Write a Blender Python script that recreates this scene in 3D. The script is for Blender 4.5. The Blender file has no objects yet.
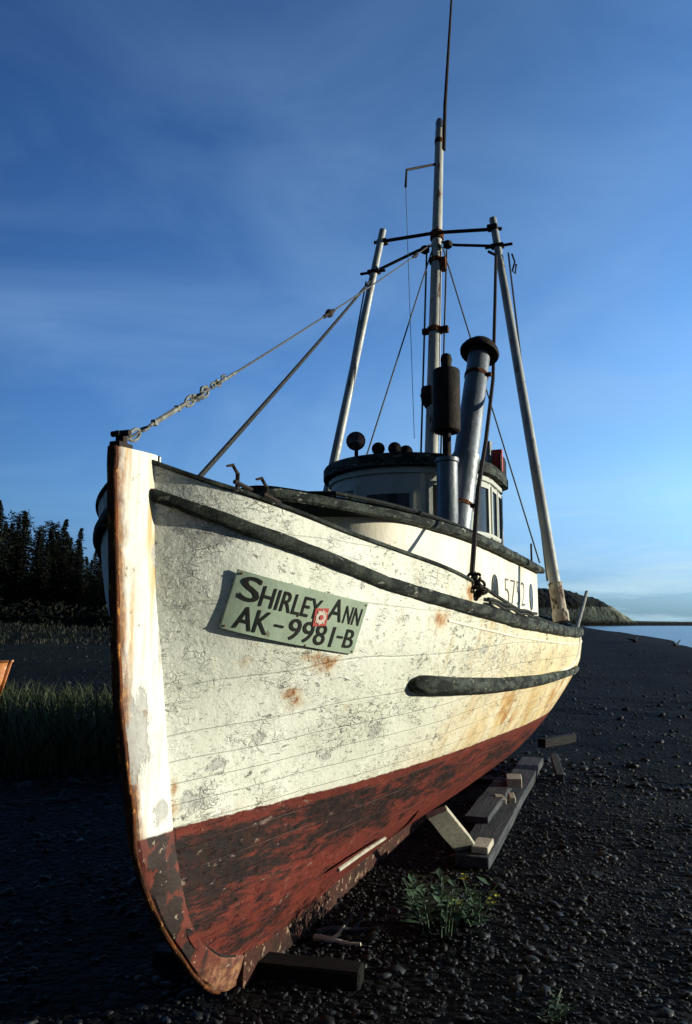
import math, random
import numpy as np

# ---------------------------------------------------------------- hull lines
# (s = metres aft of the stem head, b = half breadth, z = height above the boat's own datum)
def pchip(x, y, q):
    x = np.asarray(x, float); y = np.asarray(y, float); q = np.asarray(q, float)
    h = np.diff(x); d = np.diff(y) / h
    m = np.zeros_like(y)
    m[0], m[-1] = d[0], d[-1]
    for i in range(1, len(x) - 1):
        if d[i - 1] * d[i] > 0:
            w1 = 2 * h[i] + h[i - 1]; w2 = h[i] + 2 * h[i - 1]
            m[i] = (w1 + w2) / (w1 / d[i - 1] + w2 / d[i])
    k = np.clip(np.searchsorted(x, q) - 1, 0, len(x) - 2)
    t = (q - x[k]) / h[k]
    return ((2*t**3 - 3*t**2 + 1) * y[k] + (t**3 - 2*t**2 + t) * h[k] * m[k]
            + (-2*t**3 + 3*t**2) * y[k + 1] + (t**3 - t**2) * h[k] * m[k + 1])

LV = [
    [(1.0, .05, -.10), (1.5, .06, -.13), (2.5, .06, -.12), (4, .07, -.12), (6, .07, -.10), (8, .06, -.05), (9.2, .05, .05)],
    [(.61, .055, .2), (.9, .12, .2), (1.3, .2, .2), (2.1, .31, .2), (3, .42, .2), (4.5, .60, .21), (6, .68, .22), (7.5, .5, .27), (9.3, .05, .4)],
    [(.43, .055, .7), (.84, .2, .7), (1.24, .33, .7), (1.61, .46, .7), (2.15, .6, .7), (2.86, .76, .7), (3.9, .93, .7), (4.7, 1.05, .7), (5.8, 1.13, .7), (7, 1.08, .7), (8.5, .7, .74), (9.5, .05, .8)],
    [(.35, .055, 1.2), (.63, .25, 1.2), (1, .45, 1.2), (1.6, .7, 1.2), (2.2, .88, 1.2), (3, 1.05, 1.2), (4, 1.21, 1.2), (5, 1.33, 1.2), (6, 1.4, 1.2), (7, 1.37, 1.2), (8.3, 1.05, 1.2), (9.3, .5, 1.22), (9.75, .05, 1.25)],
    [(.24, .055, 1.78), (.395, .262, 1.745), (.57, .43, 1.71), (.80, .56, 1.67), (1.11, .686, 1.63), (1.5, .81, 1.58), (2.05, .96, 1.53), (2.85, 1.13, 1.47), (3.9, 1.28, 1.42), (5.4, 1.41, 1.38), (7, 1.39, 1.38), (8.5, 1.09, 1.43), (9.4, .63, 1.47), (9.9, .05, 1.5)],
    [(.2, .055, 2.295), (.30, .24, 2.225), (.46, .415, 2.165), (.7, .555, 2.107), (1.01, .69, 2.04), (1.42, .83, 1.98), (1.97, .98, 1.91), (2.4, 1.075, 1.835), (2.78, 1.15, 1.755), (3.25, 1.215, 1.68), (3.83, 1.29, 1.62), (5.4, 1.40, 1.54), (7, 1.36, 1.53), (8.5, 1.08, 1.6), (9.4, .7, 1.68), (10, .05, 1.75)],
]
ZG = [(.1, 2.20), (.2, 2.165), (.3, 2.095), (.47, 2.015), (.71, 1.95), (.97, 1.885), (1.31, 1.81), (1.74, 1.752), (2.31, 1.688), (3.17, 1.607), (4.71, 1.525), (6, 1.485), (7, 1.485), (8.5, 1.555), (10, 1.7)]
def zguard(s): return np.interp(s, [a for a, _ in ZG], [b for _, b in ZG])
NU, NV = 150, 60
_lev = []
_uu = np.linspace(0, 1, NU) ** 1.35
for L in LV:
    L = np.array(L)
    c = np.concatenate([[0], np.cumsum(np.linalg.norm(np.diff(L, axis=0), axis=1))]); c /= c[-1]
    _lev.append(np.stack([pchip(c, L[:, k], _uu) for k in range(3)], 1))
_lev = np.array(_lev)                                   # level, u, 3
_vk = np.array([0, .16, .36, .56, .76, 1.0]); _vv = np.linspace(0, 1, NV)
GRID = np.zeros((NU, NV, 3))
for i in range(NU):
    for k in range(3):
        GRID[i, :, k] = pchip(_vk, _lev[:, i, k], _vv)

def hull_path(zf, s0, s1, n=80):
    """points (s,b,z) on the port planking where z = zf(s)"""
    pts = []
    for i in range(NU):
        col = GRID[i]; e = col[:, 2] - np.array([zf(q) for q in col[:, 0]])
        j = np.nonzero((e[:-1] < 0) & (e[1:] >= 0))[0]
        if len(j):
            j = j[-1]; t = -e[j] / (e[j + 1] - e[j]); pts.append(col[j] * (1 - t) + col[j + 1] * t)
    pts = np.array(pts); c = np.concatenate([[0], np.cumsum(np.linalg.norm(np.diff(pts, axis=0), axis=1))])
    ca, cb = np.interp([s0, s1], pts[:, 0], c); q = np.linspace(ca, cb, n)
    return np.stack([np.interp(q, c, pts[:, k]) for k in range(3)], 1)
def hull_b(s, z):
    p = hull_path(lambda q: z, s - .05, s + .05, 3); return float(p[1][1])
import bpy, bmesh
from mathutils import Vector, Matrix, Euler, noise as mnoise
random.seed(7); np.random.seed(7)
sc = bpy.context.scene
COL = sc.collection
R = math.radians
TH = R(20); FOC = 800.0
Dv = Vector((math.sin(TH), math.cos(TH), 0)); Bv = Vector((math.cos(TH), -math.sin(TH), 0))
S0 = Vector((-0.9746, 3.2796, 0))
ZK = .25                                               # datum of the boat above the beach
def V(s, b, z): return Vector((-s, b, z))              # boat lines -> boat local axes
def W(s, b, z): return S0 + Dv * s + Bv * b + Vector((0, 0, z))   # boat lines -> world (z above the beach)
BROT = math.atan2(-Dv.y, -Dv.x)

# ---------------------------------------------------------------- node materials
class N:
    def __init__(s, name, rough=.8, spec=.3):
        s.m = bpy.data.materials.new(name); s.m.use_nodes = True
        s.t = s.m.node_tree; s.n = s.t.nodes; s.b = s.n['Principled BSDF']
        s.b.inputs['Roughness'].default_value = rough
        s.b.inputs['Specular IOR Level'].default_value = spec
        s.tc = s.n.new('ShaderNodeTexCoord')
        s.ob = s.tc.outputs['Object']; s.uv = s.tc.outputs['UV']
    def put(s, sock, v):
        if hasattr(v, 'is_linked') or hasattr(v, 'links'): s.t.links.new(v, sock)
        elif isinstance(v, (tuple, list)) and len(v) == 3 and sock.type == 'RGBA': sock.default_value = (*v, 1)
        else: sock.default_value = v
    def math(s, op, a, b=0., c=None, clamp=False):
        k = s.n.new('ShaderNodeMath'); k.operation = op; k.use_clamp = clamp
        s.put(k.inputs[0], a); s.put(k.inputs[1], b)
        if c is not None: s.put(k.inputs[2], c)
        return k.outputs[0]
    def scale(s, v, xyz, loc=(0, 0, 0)):
        k = s.n.new('ShaderNodeMapping'); s.put(k.inputs[0], v); k.inputs['Scale'].default_value = xyz; k.inputs['Location'].default_value = loc
        return k.outputs[0]
    def noise(s, v, sc_, det=4, rough=.55, dist=0.):
        k = s.n.new('ShaderNodeTexNoise'); s.put(k.inputs['Vector'], v); k.inputs['Scale'].default_value = sc_
        k.inputs['Detail'].default_value = det; k.inputs['Roughness'].default_value = rough; k.inputs['Distortion'].default_value = dist
        return k.outputs['Fac']
    def noisec(s, v, sc_, det=3):
        k = s.n.new('ShaderNodeTexNoise'); s.put(k.inputs['Vector'], v); k.inputs['Scale'].default_value = sc_; k.inputs['Detail'].default_value = det
        return k.outputs['Color']
    def vor(s, v, sc_, feat='DISTANCE_TO_EDGE', out='Distance'):
        k = s.n.new('ShaderNodeTexVoronoi'); k.feature = feat; s.put(k.inputs['Vector'], v); k.inputs['Scale'].default_value = sc_
        return k.outputs[out]
    def map(s, v, a, b, c=0., d=1.):
        k = s.n.new('ShaderNodeMapRange'); s.put(k.inputs[0], v)
        for i, q in enumerate((a, b, c, d)): k.inputs[1 + i].default_value = q
        return k.outputs[0]
    def mix(s, f, a, b):
        k = s.n.new('ShaderNodeMix'); k.data_type = 'RGBA'
        s.put(k.inputs[0], f); s.put(k.inputs[6], a); s.put(k.inputs[7], b)
        return k.outputs[2]
    def warp(s, v, sc_, amt):
        c = s.noisec(v, sc_)
        k = s.n.new('ShaderNodeVectorMath'); k.operation = 'MULTIPLY_ADD'
        s.put(k.inputs[0], c); k.inputs[1].default_value = (amt,) * 3; s.put(k.inputs[2], v)
        return k.outputs[0]
    def sep(s, v):
        k = s.n.new('ShaderNodeSeparateXYZ'); s.put(k.inputs[0], v); return k.outputs
    def blot_q(s, v, c, r, nz, amt, e0, e1):
        """worn or stained patch round the point c, half sizes r, edge broken by the noise nz"""
        a = s.n.new('ShaderNodeVectorMath'); a.operation = 'SUBTRACT'; s.put(a.inputs[0], v); a.inputs[1].default_value = c
        d = s.n.new('ShaderNodeVectorMath'); d.operation = 'DIVIDE'; s.put(d.inputs[0], a.outputs[0]); d.inputs[1].default_value = r
        l = s.n.new('ShaderNodeVectorMath'); l.operation = 'LENGTH'; s.put(l.inputs[0], d.outputs[0])
        q = s.math('ADD', l.outputs['Value'], s.math('MULTIPLY', s.math('SUBTRACT', nz, .5), amt * 4))
        return s.map(q, e0, e1)
    def blot(s, v, c, r, nz, amt=.5): return s.blot_q(v, c, r, nz, amt, 1.08, .92)
    def soft(s, v, c, r, nz, amt=.5):
        return s.blot_q(v, c, r, nz, amt, 1.25, .25)
    def mx(s, *a):
        o = a[0]
        for q in a[1:]: o = s.math('MAXIMUM', o, q)
        return o
    def mul(s, a, b): return s.math('MULTIPLY', a, b)
    def bump(s, h, dist=.01, st=1.):
        k = s.n.new('ShaderNodeBump'); k.inputs['Strength'].default_value = st; k.inputs['Distance'].default_value = dist
        s.put(k.inputs['Height'], h); s.t.links.new(k.outputs[0], s.b.inputs['Normal'])
    def done(s, col, rough=None, metal=None):
        s.put(s.b.inputs['Base Color'], col)
        if rough is not None: s.put(s.b.inputs['Roughness'], rough)
        if metal is not None: s.put(s.b.inputs['Metallic'], metal)
        return s.m

WHITE = (.75, .775, .70); GREYWOOD = (.27, .28, .28); RUST = (.30, .105, .018); DARKRUST = (.075, .022, .009)

def m_hull():
    k = N('peeling_white_and_red_hull_paint', .7, .15); co = k.ob; x, y, z = k.sep(co); u, v, _ = k.sep(k.uv)
    big = k.noise(co, 1.3, 5); mid = k.noise(co, 5, 6, .6); fine = k.noise(co, 22, 7, .65); vf = k.noise(co, 70, 4, .7)
    wh = k.mix(k.map(big, .38, .68), WHITE, (.62, .655, .55))
    wh = k.mix(k.mul(k.map(mid, .48, .72), .35), wh, (.54, .55, .47))
    # grime that has gathered on the after half of the topsides
    aft = k.map(k.math('ADD', x, k.mul(k.math('SUBTRACT', big, .5), 3.)), -1.6, -4.2)
    wh = k.mix(k.mul(aft, .8), wh, (.75, .66, .43))
    # rust weeping in runs below the rubbing strake and the guard
    st = k.noise(k.scale(co, (5.5, 5.5, .35)), 1.6, 5, .6)
    zone = k.mul(k.map(z, .66, .8), k.map(z, 1.2, 1.0)); zone = k.mul(zone, k.map(x, -2.2, -3.6))
    runs = k.mul(k.map(st, .47, .62), zone)
    wash = k.mul(k.map(k.noise(k.scale(co, (3.2, 3.2, .22), (2, 0, 0)), 1.3, 4, .55), .34, .66), k.mul(k.map(x, -1.9, -3.4), k.map(z, 1.55, 1.0)))
    wh = k.mix(k.mul(wash, .72), wh, (.66, .49, .20))
    wh = k.mix(k.mul(runs, .85), wh, (.46, .22, .05))
    zone2 = k.mul(k.map(x, -1.2, -2.2), k.map(z, 1.15, 1.5))
    wh = k.mix(k.mul(k.mul(k.map(k.noise(k.scale(co, (4, 4, .9), (3, 1, 0)), 1.9, 5, .6), .52, .68), zone2), .6), wh, (.52, .36, .14))
    nz = k.noise(co, 13, 6, .65)
    rb = k.mx(*[k.soft(co, c, r, nz, .7) for c, r in [
        ((-.93, .52, 1.43), (.07, .09, .03)), ((-1.03, .54, 1.40), (.10, .09, .055)), ((-.90, .42, 1.255), (.06, .06, .03)), ((-.95, .42, 1.22), (.05, .06, .06)), ((-.86, .42, 1.05), (.03, .06, .05)), ((-.6, .3, 1.42), (.03, .06, .03)),
        ((-1.93, .93, 1.61), (.12, .1, .07)), ((-.43, .07, .87), (.025, .06, .05)), ((-.44, .07, .78), (.03, .06, .05)), ((-2.28, 1.05, 1.78), (.09, .12, .07)),
        ((-.62, .33, 1.50), (.02, .05, .012)), ((-1.3, .6, 1.16), (.03, .06, .02)), ((-2.1, .9, 1.5), (.04, .06, .06))]])
    wh = k.mix(k.mul(rb, k.map(fine, .3, .6, .45, .95)), wh, k.mix(k.map(rb, .35, .95), (.50, .36, .17), k.mix(k.map(fine, .4, .62), (.42, .19, .04), RUST)))
    # bare, weathered wood where the paint has gone
    nz2 = k.math('ADD', k.mul(nz, .6), k.mul(k.noise(co, 38, 5, .7), .4))
    gb = k.mx(*[k.blot_q(co, c, r, nz2, 1.15, 1.2, .75) for c, r in [
        ((-.29, .16, 2.035), (.075, .10, .06)), ((-.36, .25, 1.975), (.11, .11, .05)), ((-.55, .12, .80), (.07, .08, .05)), ((-1.62, .62, 1.0), (.06, .08, .04)),
        ((-.62, .2, .95), (.05, .08, .03)), ((-1.3, .5, .9), (.05, .07, .03)), ((-.8, .3, 1.05), (.04, .07, .03)), ((-2.6, 1.0, 1.42), (.09, .1, .03)), ((-1.5, .74, 1.62), (.08, .1, .025))]])
    chips = k.mul(k.map(k.noise(k.scale(co, (1, 1, 1.7)), 15, 8, .68, .3), .60, .635), k.map(k.noise(co, 2.6, 5, .6), .46, .56))
    gm = k.mx(gb, chips)
    wood = k.mix(k.map(k.noise(k.scale(co, (1, 1, 4)), 30, 5, .7), .35, .68), GREYWOOD, (.44, .45, .43))
    wh = k.mix(k.mul(gm, k.map(fine, .35, .62, .3, .85)), wh, wood)
    edge = k.mul(k.map(k.noise(k.scale(co, (1, 1, 1.7)), 15, 8, .68, .3), .605, .62), k.map(k.noise(k.scale(co, (1, 1, 1.7)), 15, 8, .68, .3), .64, .62)); edge = k.mul(edge, k.map(k.noise(co, 2.6, 5, .6), .46, .56))
    # curled flakes and cracks: thin dark broken lines
    wc = k.warp(co, 9, .07)
    def crackle(sc_, wd, off, lo):
        q = k.noise(k.scale(co, (1, 1, 2.1), off), sc_, 4, .62, .6); ln = k.map(k.math('ABSOLUTE', k.math('SUBTRACT', q, .5)), wd, wd * .25)
        return k.mul(ln, k.map(k.noise(k.scale(co, (1, 1, 1.6), off), sc_ * .62, 4, .6), lo, lo + .05))
    dash = k.mul(k.map(k.noise(k.scale(co, (.75, .75, 2.6), (1, 3, 2)), 17, 6, .66, .5), .635, .66), k.map(k.noise(co, 3.4, 5, .6), .47, .57))
    dash2 = k.mul(k.map(k.noise(k.scale(co, (.8, .8, 2.2), (4, 1, 2)), 42, 5, .66, .4), .64, .67), k.map(k.noise(k.scale(co, (1, 1, 1), (6, 2, 1)), 4.5, 5, .6), .47, .56))
    cr = k.mx(dash, k.mul(dash2, .9), k.mul(crackle(9, .006, (1, 3, 2), .60), .45), k.mul(crackle(21, .012, (5, 1, 7), .60), .4))
    cr2 = k.mul(k.map(k.vor(k.scale(wc, (1, 1, 2.4), (4, 2, 1)), 15), .035, .01), k.map(k.noise(co, 5, 5, .6), .57, .65)); cr = k.mx(cr, k.mul(cr2, .3))
    wh = k.mix(k.mul(cr, .78), wh, k.mix(k.map(big, .4, .6), (.10, .10, .09), (.24, .22, .17)))
    wh = k.mix(k.mul(edge, .5), wh, (.12, .11, .09))
    # plank seams follow the girth
    fr = k.math('FRACT', k.math('DIVIDE', k.math('ADD', v, k.mul(k.math('SUBTRACT', k.noise(k.uv, 2., 2), .5), .02)), .135))
    seam = k.map(k.math('ABSOLUTE', k.math('SUBTRACT', fr, .5)), .028, .008)
    seamw = k.mul(seam, k.map(k.noise(k.scale(co, (1, 1, 3), (1, 5, 2)), 3.6, 6, .65), .50, .62))
    wh = k.mix(k.mul(seamw, .30), wh, (.22, .2, .16))
    # bottom paint
    rd = k.mix(k.map(mid, .35, .7), (.165, .031, .021), (.085, .019, .014))
    rd = k.mix(k.mul(k.map(k.noise(co, 30, 4, .7), .6, .68), .6), rd, (.21, .095, .068))
    nb = k.noise(k.scale(co, (1, 1, 1.5)), 3.4, 8, .66, .4)
    fwd = k.map(k.math('ADD', x, k.mul(k.math('SUBTRACT', big, .5), 1.)), -3.6, -.9)
    nm = k.math('ADD', k.mul(k.noise(k.scale(co, (.6, .6, 1.9)), 3.2, 5, .6, .5), .46), k.mul(k.noise(k.scale(co, (.5, .5, 2.2), (3, 3, 3)), 13, 8, .74, .6), .54))
    bias = k.math('ADD', k.mul(k.map(k.math('ABSOLUTE', k.math('SUBTRACT', z, .50)), .30, .03), .12), k.mul(k.map(x, -3.6, -.7), .11))
    bias = k.math('ADD', bias, k.mul(k.map(k.math('ADD', z, k.mul(k.math('SUBTRACT', mid, .5), .08)), .635, .665), -.10))
    nm = k.math('ADD', nm, bias); blk = k.map(nm, .575, .665)
    rd = k.mix(k.mul(blk, .95), rd, k.mix(k.map(fine, .45, .72), (.009, .009, .010), (.04, .02, .016)))
    rd = k.mix(k.mul(k.map(k.noise(k.scale(co, (1, 1, 2.2)), 7, 8, .7), .63, .66), k.map(x, -2.6, -.6)), rd, (.21, .16, .135))
    rd = k.mix(k.mul(seam, k.mul(k.map(k.noise(k.scale(co, (1, 1, 3), (7, 5, 2)), 1.6, 3), .5, .6), .5)), rd, (.25, .16, .13))
    wl = k.math('ADD', z, k.mul(k.math('SUBTRACT', k.noise(co, 18, 4), .5), .022))
    isred = k.map(wl, .704, .697)
    scum = k.mul(k.map(wl, .80, .70), k.map(st, .4, .62))
    wh = k.mix(k.mul(scum, .35), wh, (.40, .30, .17))
    col = k.mix(isred, wh, rd)
    fm = k.mul(k.map(k.noise(k.scale(co, (1, 1, 1), (2, 7, 3)), 2.4, 6, .62), .46, .64), k.map(z, .69, .72))
    fv = k.scale(k.warp(co, 14, .045), (.8, .8, 1.7))
    cell = k.sep(k.vor(fv, 17, 'F1', 'Color'))[0]; ced = k.mul(k.map(k.vor(fv, 17), .055, .012), k.map(cell, .68, .76))
    cell2 = k.sep(k.vor(fv, 41, 'F1', 'Color'))[1]; ced2 = k.mul(k.map(k.vor(fv, 41), .08, .02), k.map(cell2, .72, .8))
    flk = k.mul(k.mx(ced, k.mul(ced2, .85)), fm)
    col = k.mix(k.mul(flk, .40), col, (.19, .19, .165)); bare = k.mul(k.mul(k.map(cell2, .90, .92), fm), k.map(nz, .46, .54)); col = k.mix(k.mul(bare, .7), col, wood)
    h = k.math('ADD', k.mul(fine, .35), k.mul(vf, .1)); h = k.math('ADD', h, k.mul(fm, k.math('ADD', k.mul(cell, .34), k.mul(cell2, .24)))); h = k.math('SUBTRACT', h, k.mul(k.math('ADD', flk, bare), .4)); h = k.math('SUBTRACT', h, k.mul(gm, .35)); h = k.math('SUBTRACT', h, k.mul(cr, .6))
    h = k.math('SUBTRACT', h, k.mul(seam, .25)); h = k.math('ADD', h, k.mul(mid, .6)); h = k.math('ADD', h, k.mul(edge, .5))
    k.bump(h, .014, 1.)
    return k.done(col, k.map(fine, .3, .7, .5, .85))

def m_stem():
    k = N('worn_stem_paint', .7, .3); co = k.ob; x, y, z = k.sep(co)
    fine = k.noise(co, 24, 7, .65); mid = k.noise(co, 6, 6, .6)
    wh = k.mix(k.map(mid, .45, .7), (.76, .76, .71), (.68, .66, .56))
    st = k.noise(k.scale(co, (8, 8, .6)), 2.2, 5, .6)
    wh = k.mix(k.mul(k.map(st, .48, .66), k.map(z, .9, 1.7, .3, .95)), wh, (.55, .33, .10))
    ux = k.sep(k.uv)[0]; ed = k.map(k.math('ADD', ux, k.mul(k.math('SUBTRACT', k.noise(k.scale(co, (6, 6, 1.2)), 4, 6, .7), .5), .55)), .20, .02)
    wh = k.mix(k.mul(ed, .9), wh, k.mix(k.map(fine, .35, .6), (.45, .22, .06), (.16, .055, .02)))
    nz = k.noise(co, 12, 6, .65)
    nz2 = k.math('ADD', k.mul(nz, .55), k.mul(k.noise(k.scale(co, (1, 1, .4)), 34, 5, .7), .45))
    gb = k.mx(*[k.blot_q(co, c, r, nz2, 1.2, 1.15, .8) for c, r in [((-.19, .06, 1.13), (.055, .2, .19)), ((-.30, .06, 1.5), (.02, .2, .12)), ((-.36, .06, .78), (.04, .2, .05)), ((-.24, .06, 1.9), (.02, .2, .07))]])
    wh = k.mix(k.mul(gb, .85), wh, k.mix(k.map(fine, .35, .65), (.33, .34, .33), (.46, .46, .43)))
    chips = k.map(k.noise(co, 16, 8, .68), .63, .66)
    wh = k.mix(k.mul(chips, .7), wh, (.25, .19, .12))
    rd = k.mix(k.map(mid, .35, .7), (.155, .034, .022), (.085, .022, .016))
    nb = k.noise(k.scale(co, (1, 1, .7)), 8, 8, .68, .3)
    bl = k.mx(k.map(nb, .55, .6), *[k.blot(co, c, r, k.math('ADD', k.mul(nb, .55), k.mul(k.noise(co, 30, 5, .7), .45)), .8) for c, r in [((-.40, .06, .46), (.05, .3, .14)), ((-.50, .06, .27), (.06, .3, .14)), ((-.64, .06, .07), (.05, .3, .10)), ((-.36, .06, .6), (.05, .3, .06))]])
    rd = k.mix(k.mul(bl, .92), rd, (.016, .014, .013))
    rd = k.mix(k.map(k.math('ADD', z, k.mul(k.math('SUBTRACT', mid, .5), .25)), .05, -.12), rd, k.mix(k.map(fine, .4, .6), (.30, .15, .075), (.10, .035, .025)))
    rd = k.mix(k.map(k.noise(co, 26, 5, .7), .63, .66), rd, (.33, .27, .2))
    col = k.mix(k.map(k.math('ADD', z, k.mul(k.math('SUBTRACT', nz, .5), .02)), .70, .69), wh, rd)
    k.bump(k.math('SUBTRACT', k.math('ADD', k.mul(fine, .6), k.mul(mid, .5)), k.mul(gb, .3)), .008, 1.)
    return k.done(col)

def m_plain(name, c1, c2=None, sc_=8, rough=.7, spec=.3, metal=0., bump=.004, chips=None, chipc=(.3, .3, .28), stretch=(1, 1, 1)):
    k = N(name, rough, spec); co = k.scale(k.ob, stretch)
    n1 = k.noise(co, sc_, 6, .6); f = k.noise(co, sc_ * 5, 5, .65)
    col = k.mix(k.map(n1, .35, .68), c1, c2 or tuple(q * .6 for q in c1))
    if chips: col = k.mix(k.map(k.noise(co, sc_ * 2.2, 8, .68), chips, chips + .03), col, chipc)
    if bump: k.bump(k.math('ADD', k.mul(n1, .5), f), bump, 1.)
    k.b.inputs['Metallic'].default_value = metal
    return k.done(col, k.map(f, .3, .7, max(.05, rough - .12), min(1, rough + .12)))

def m_house():
    k = N('dirty_white_house_paint', .6, .35); co = k.ob; x, y, z = k.sep(co)
    big = k.noise(co, 2, 5); fine = k.noise(co, 24, 7, .65)
    c = k.mix(k.map(big, .4, .7), (.76, .74, .64), (.68, .63, .48))
    st = k.noise(k.scale(co, (7, 7, .5)), 1.7, 5, .6)
    c = k.mix(k.mul(k.map(st, .58, .72), .35), c, (.36, .28, .16))
    c = k.mix(k.mul(k.map(k.noise(co, 14, 8, .68), .64, .67), .7), c, (.34, .33, .29))
    k.bump(fine, .004, .7)
    return k.done(c)

def m_guard(name, q):
    k = N(name, .75, .12); co = k.ob; x, y, z = k.sep(co); n1 = k.noise(co, 9, 6, .6); f = k.noise(co, 34, 6, .7)
    c = k.mix(k.map(n1, .35, .68), (.006, .008, .0075), (.016, .021, .018))
    aft = k.map(k.math('ADD', x, k.mul(k.math('SUBTRACT', n1, .5), 1.5)), -.4, -3.0, .38, 1.) if q == 1 else k.map(n1, 0, 1, .55, 1)
    w_ = k.map(k.noise(k.scale(co, (.6, .6, 1.6)), 10, 7, .68, .3), .44, .58); c = k.mix(k.mul(w_, k.mul(aft, .75)), c, (.095, .115, .095))
    ch = k.map(k.noise(k.scale(co, (.6, .6, 1.6), (3, 2, 1)), 18, 8, .7, .3), .575, .62); c = k.mix(k.mul(ch, k.map(aft, 0, 1, .3, .9)), c, (.36, .37, .31))
    k.bump(k.math('ADD', k.mul(n1, .5), k.math('SUBTRACT', f, ch)), .014, 1.)
    return k.done(c)

M = {}
def mats():
    M['hull'] = m_hull(); M['stem'] = m_stem(); M['house'] = m_house()
    M['rust'] = m_plain('rusty_iron', (.15, .048, .014), (.03, .012, .007), 12, .9, .2, 0, .016, .58, (.38, .17, .045), (1, 1, .5))
    M['socket'] = m_plain('flaking_pole_foot', (.52, .50, .40), (.15, .06, .025), 11, .8, .3, 0, .01, .52, (.03, .02, .014), (1, 1, .45))
    M['black'] = m_plain('worn_black_paint', (.008, .010, .010), (.016, .02, .018), 10, .72, .12, 0, .010, .635, (.16, .165, .14))
    M['guard'] = m_guard('worn_black_rubbing_paint', 1); M['cap'] = m_guard('weathered_cap_paint', 2)
    M['roof'] = m_plain('dark_roof_canvas', (.012, .014, .014), (.03, .032, .03), 7, .72, .12, 0, .008, .64, (.2, .19, .16))
    M['deck'] = m_plain('grey_deck_paint', (.20, .21, .20), (.12, .12, .11), 6, .85)
    M['wheelpaint'] = m_plain('weathered_white_greyed_for_shade', (.50, .53, .49), (.38, .40, .36), 5, .6, .2, 0, .006, .63, (.22, .2, .16), (1, 1, .6))  # wheelhouse white, its colour greyed to stand for shade on the front
    M['alu'] = m_plain('dull_grey_pole_paint', (.37, .395, .39), (.22, .235, .235), 6, .5, .4, .15, .003, .60, (.16, .13, .09), (1, 1, .4))
    M['mast'] = m_plain('flaking_white_mast_paint', (.50, .51, .47), (.34, .35, .32), 5, .55, .4, 0, .004, .56, (.13, .075, .04), (1.5, 1.5, .35))
    M['iron'] = m_plain('dark_iron', (.022, .022, .024), (.045, .03, .02), 12, .72, .12, 0, .006)
    M['stack'] = m_plain('galvanised_stack', (.20, .225, .25), (.10, .115, .13), 6, .45, .5, .45, .003, .66, (.14, .09, .05), (1, 1, .5))
    M['soot'] = m_plain('sooty_iron', (.014, .013, .012), (.035, .026, .02), 12, .72, .12, 0, .006)
    M['wire'] = m_plain('galvanised_wire', (.06, .065, .06), (.13, .13, .11), 40, .72, .12, 0, 0)
    M['palewire'] = m_plain('pale_wire_fittings', (.26, .27, .24), (.08, .08, .07), 30, .6, .4, .2, .003)
    M['rope'] = m_plain('weathered_rope', (.02, .022, .022), (.06, .062, .058), 40, .72, .12, 0, .006)
    M['glass'] = m_plain('dark_window_glass', (.008, .010, .011), (.02, .022, .02), 5, .12, .3, 0, 0)
    M['lens'] = m_plain('lamp_glass', (.03, .02, .03), (.05, .03, .03), 3, .1, .6, 0, 0)
    M['chrome'] = m_plain('tarnished_chrome', (.45, .46, .48), (.3, .3, .3), 10, .25, .5, .9, 0)
    M['sign'] = m_plain('pale_green_sign_paint', (.33, .42, .325), (.25, .32, .24), 6, .5, .3, 0, .002, .645, (.17, .18, .12))
    M['ink'] = m_plain('black_sign_paint', (.010, .011, .010), (.02, .02, .02), 20, .72, .12, 0, 0)
    M['decalred'] = m_plain('red_decal', (.42, .045, .04), (.36, .06, .05), 20, .5, .4, 0, 0)
    M['decalwhite'] = m_plain('white_decal', (.62, .56, .5), (.5, .42, .36), 40, .5, .4, 0, 0)
    M['faded'] = m_plain('faded_black_lettering', (.05, .055, .055), (.14, .14, .13), 14, .6, .3, 0, 0)
    M['red'] = m_plain('red_lamp_paint', (.55, .03, .03), (.4, .02, .02), 10, .5, .4, 0, .002)
    M['green'] = m_plain('green_mark_paint', (.05, .20, .14), (.03, .14, .1), 10, .5, .4, 0, 0)
    M['greywood'] = m_plain('driftwood_grey', (.075, .083, .092), (.03, .034, .04), 6, .9, .2, 0, .012, .64, (.06, .055, .05), (.35, 3, 3))
    M['darkwood'] = m_plain('wet_dark_timber', (.009, .009, .0095), (.005, .005, .005), 5, .72, .12, 0, .014, None, (0, 0, 0), (.35, 3, 3))
    M['palewood'] = m_plain('pale_sawn_wood', (.50, .48, .39), (.34, .32, .25), 6, .85, .25, 0, .006, .66, (.1, .08, .05), (3, 3, .4))
    M['keel'] = m_plain('flaking_keel_timber', (.065, .024, .017), (.018, .012, .010), 8, .72, .12, 0, .016, .58, (.26, .18, .12))
    M['leaf'] = m_plain('beach_plant_leaf', (.06, .115, .06), (.035, .075, .04), 20, .6, .4, 0, 0)
    M['flower'] = m_plain('yellow_petals', (.55, .5, .03), (.45, .4, .03), 20, .7, .3, 0, 0)
    M['skiff'] = m_plain('orange_skiff_paint', (.52, .20, .055), (.38, .13, .04), 6, .6, .4, 0, .004, .62, (.6, .5, .35))

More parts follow.
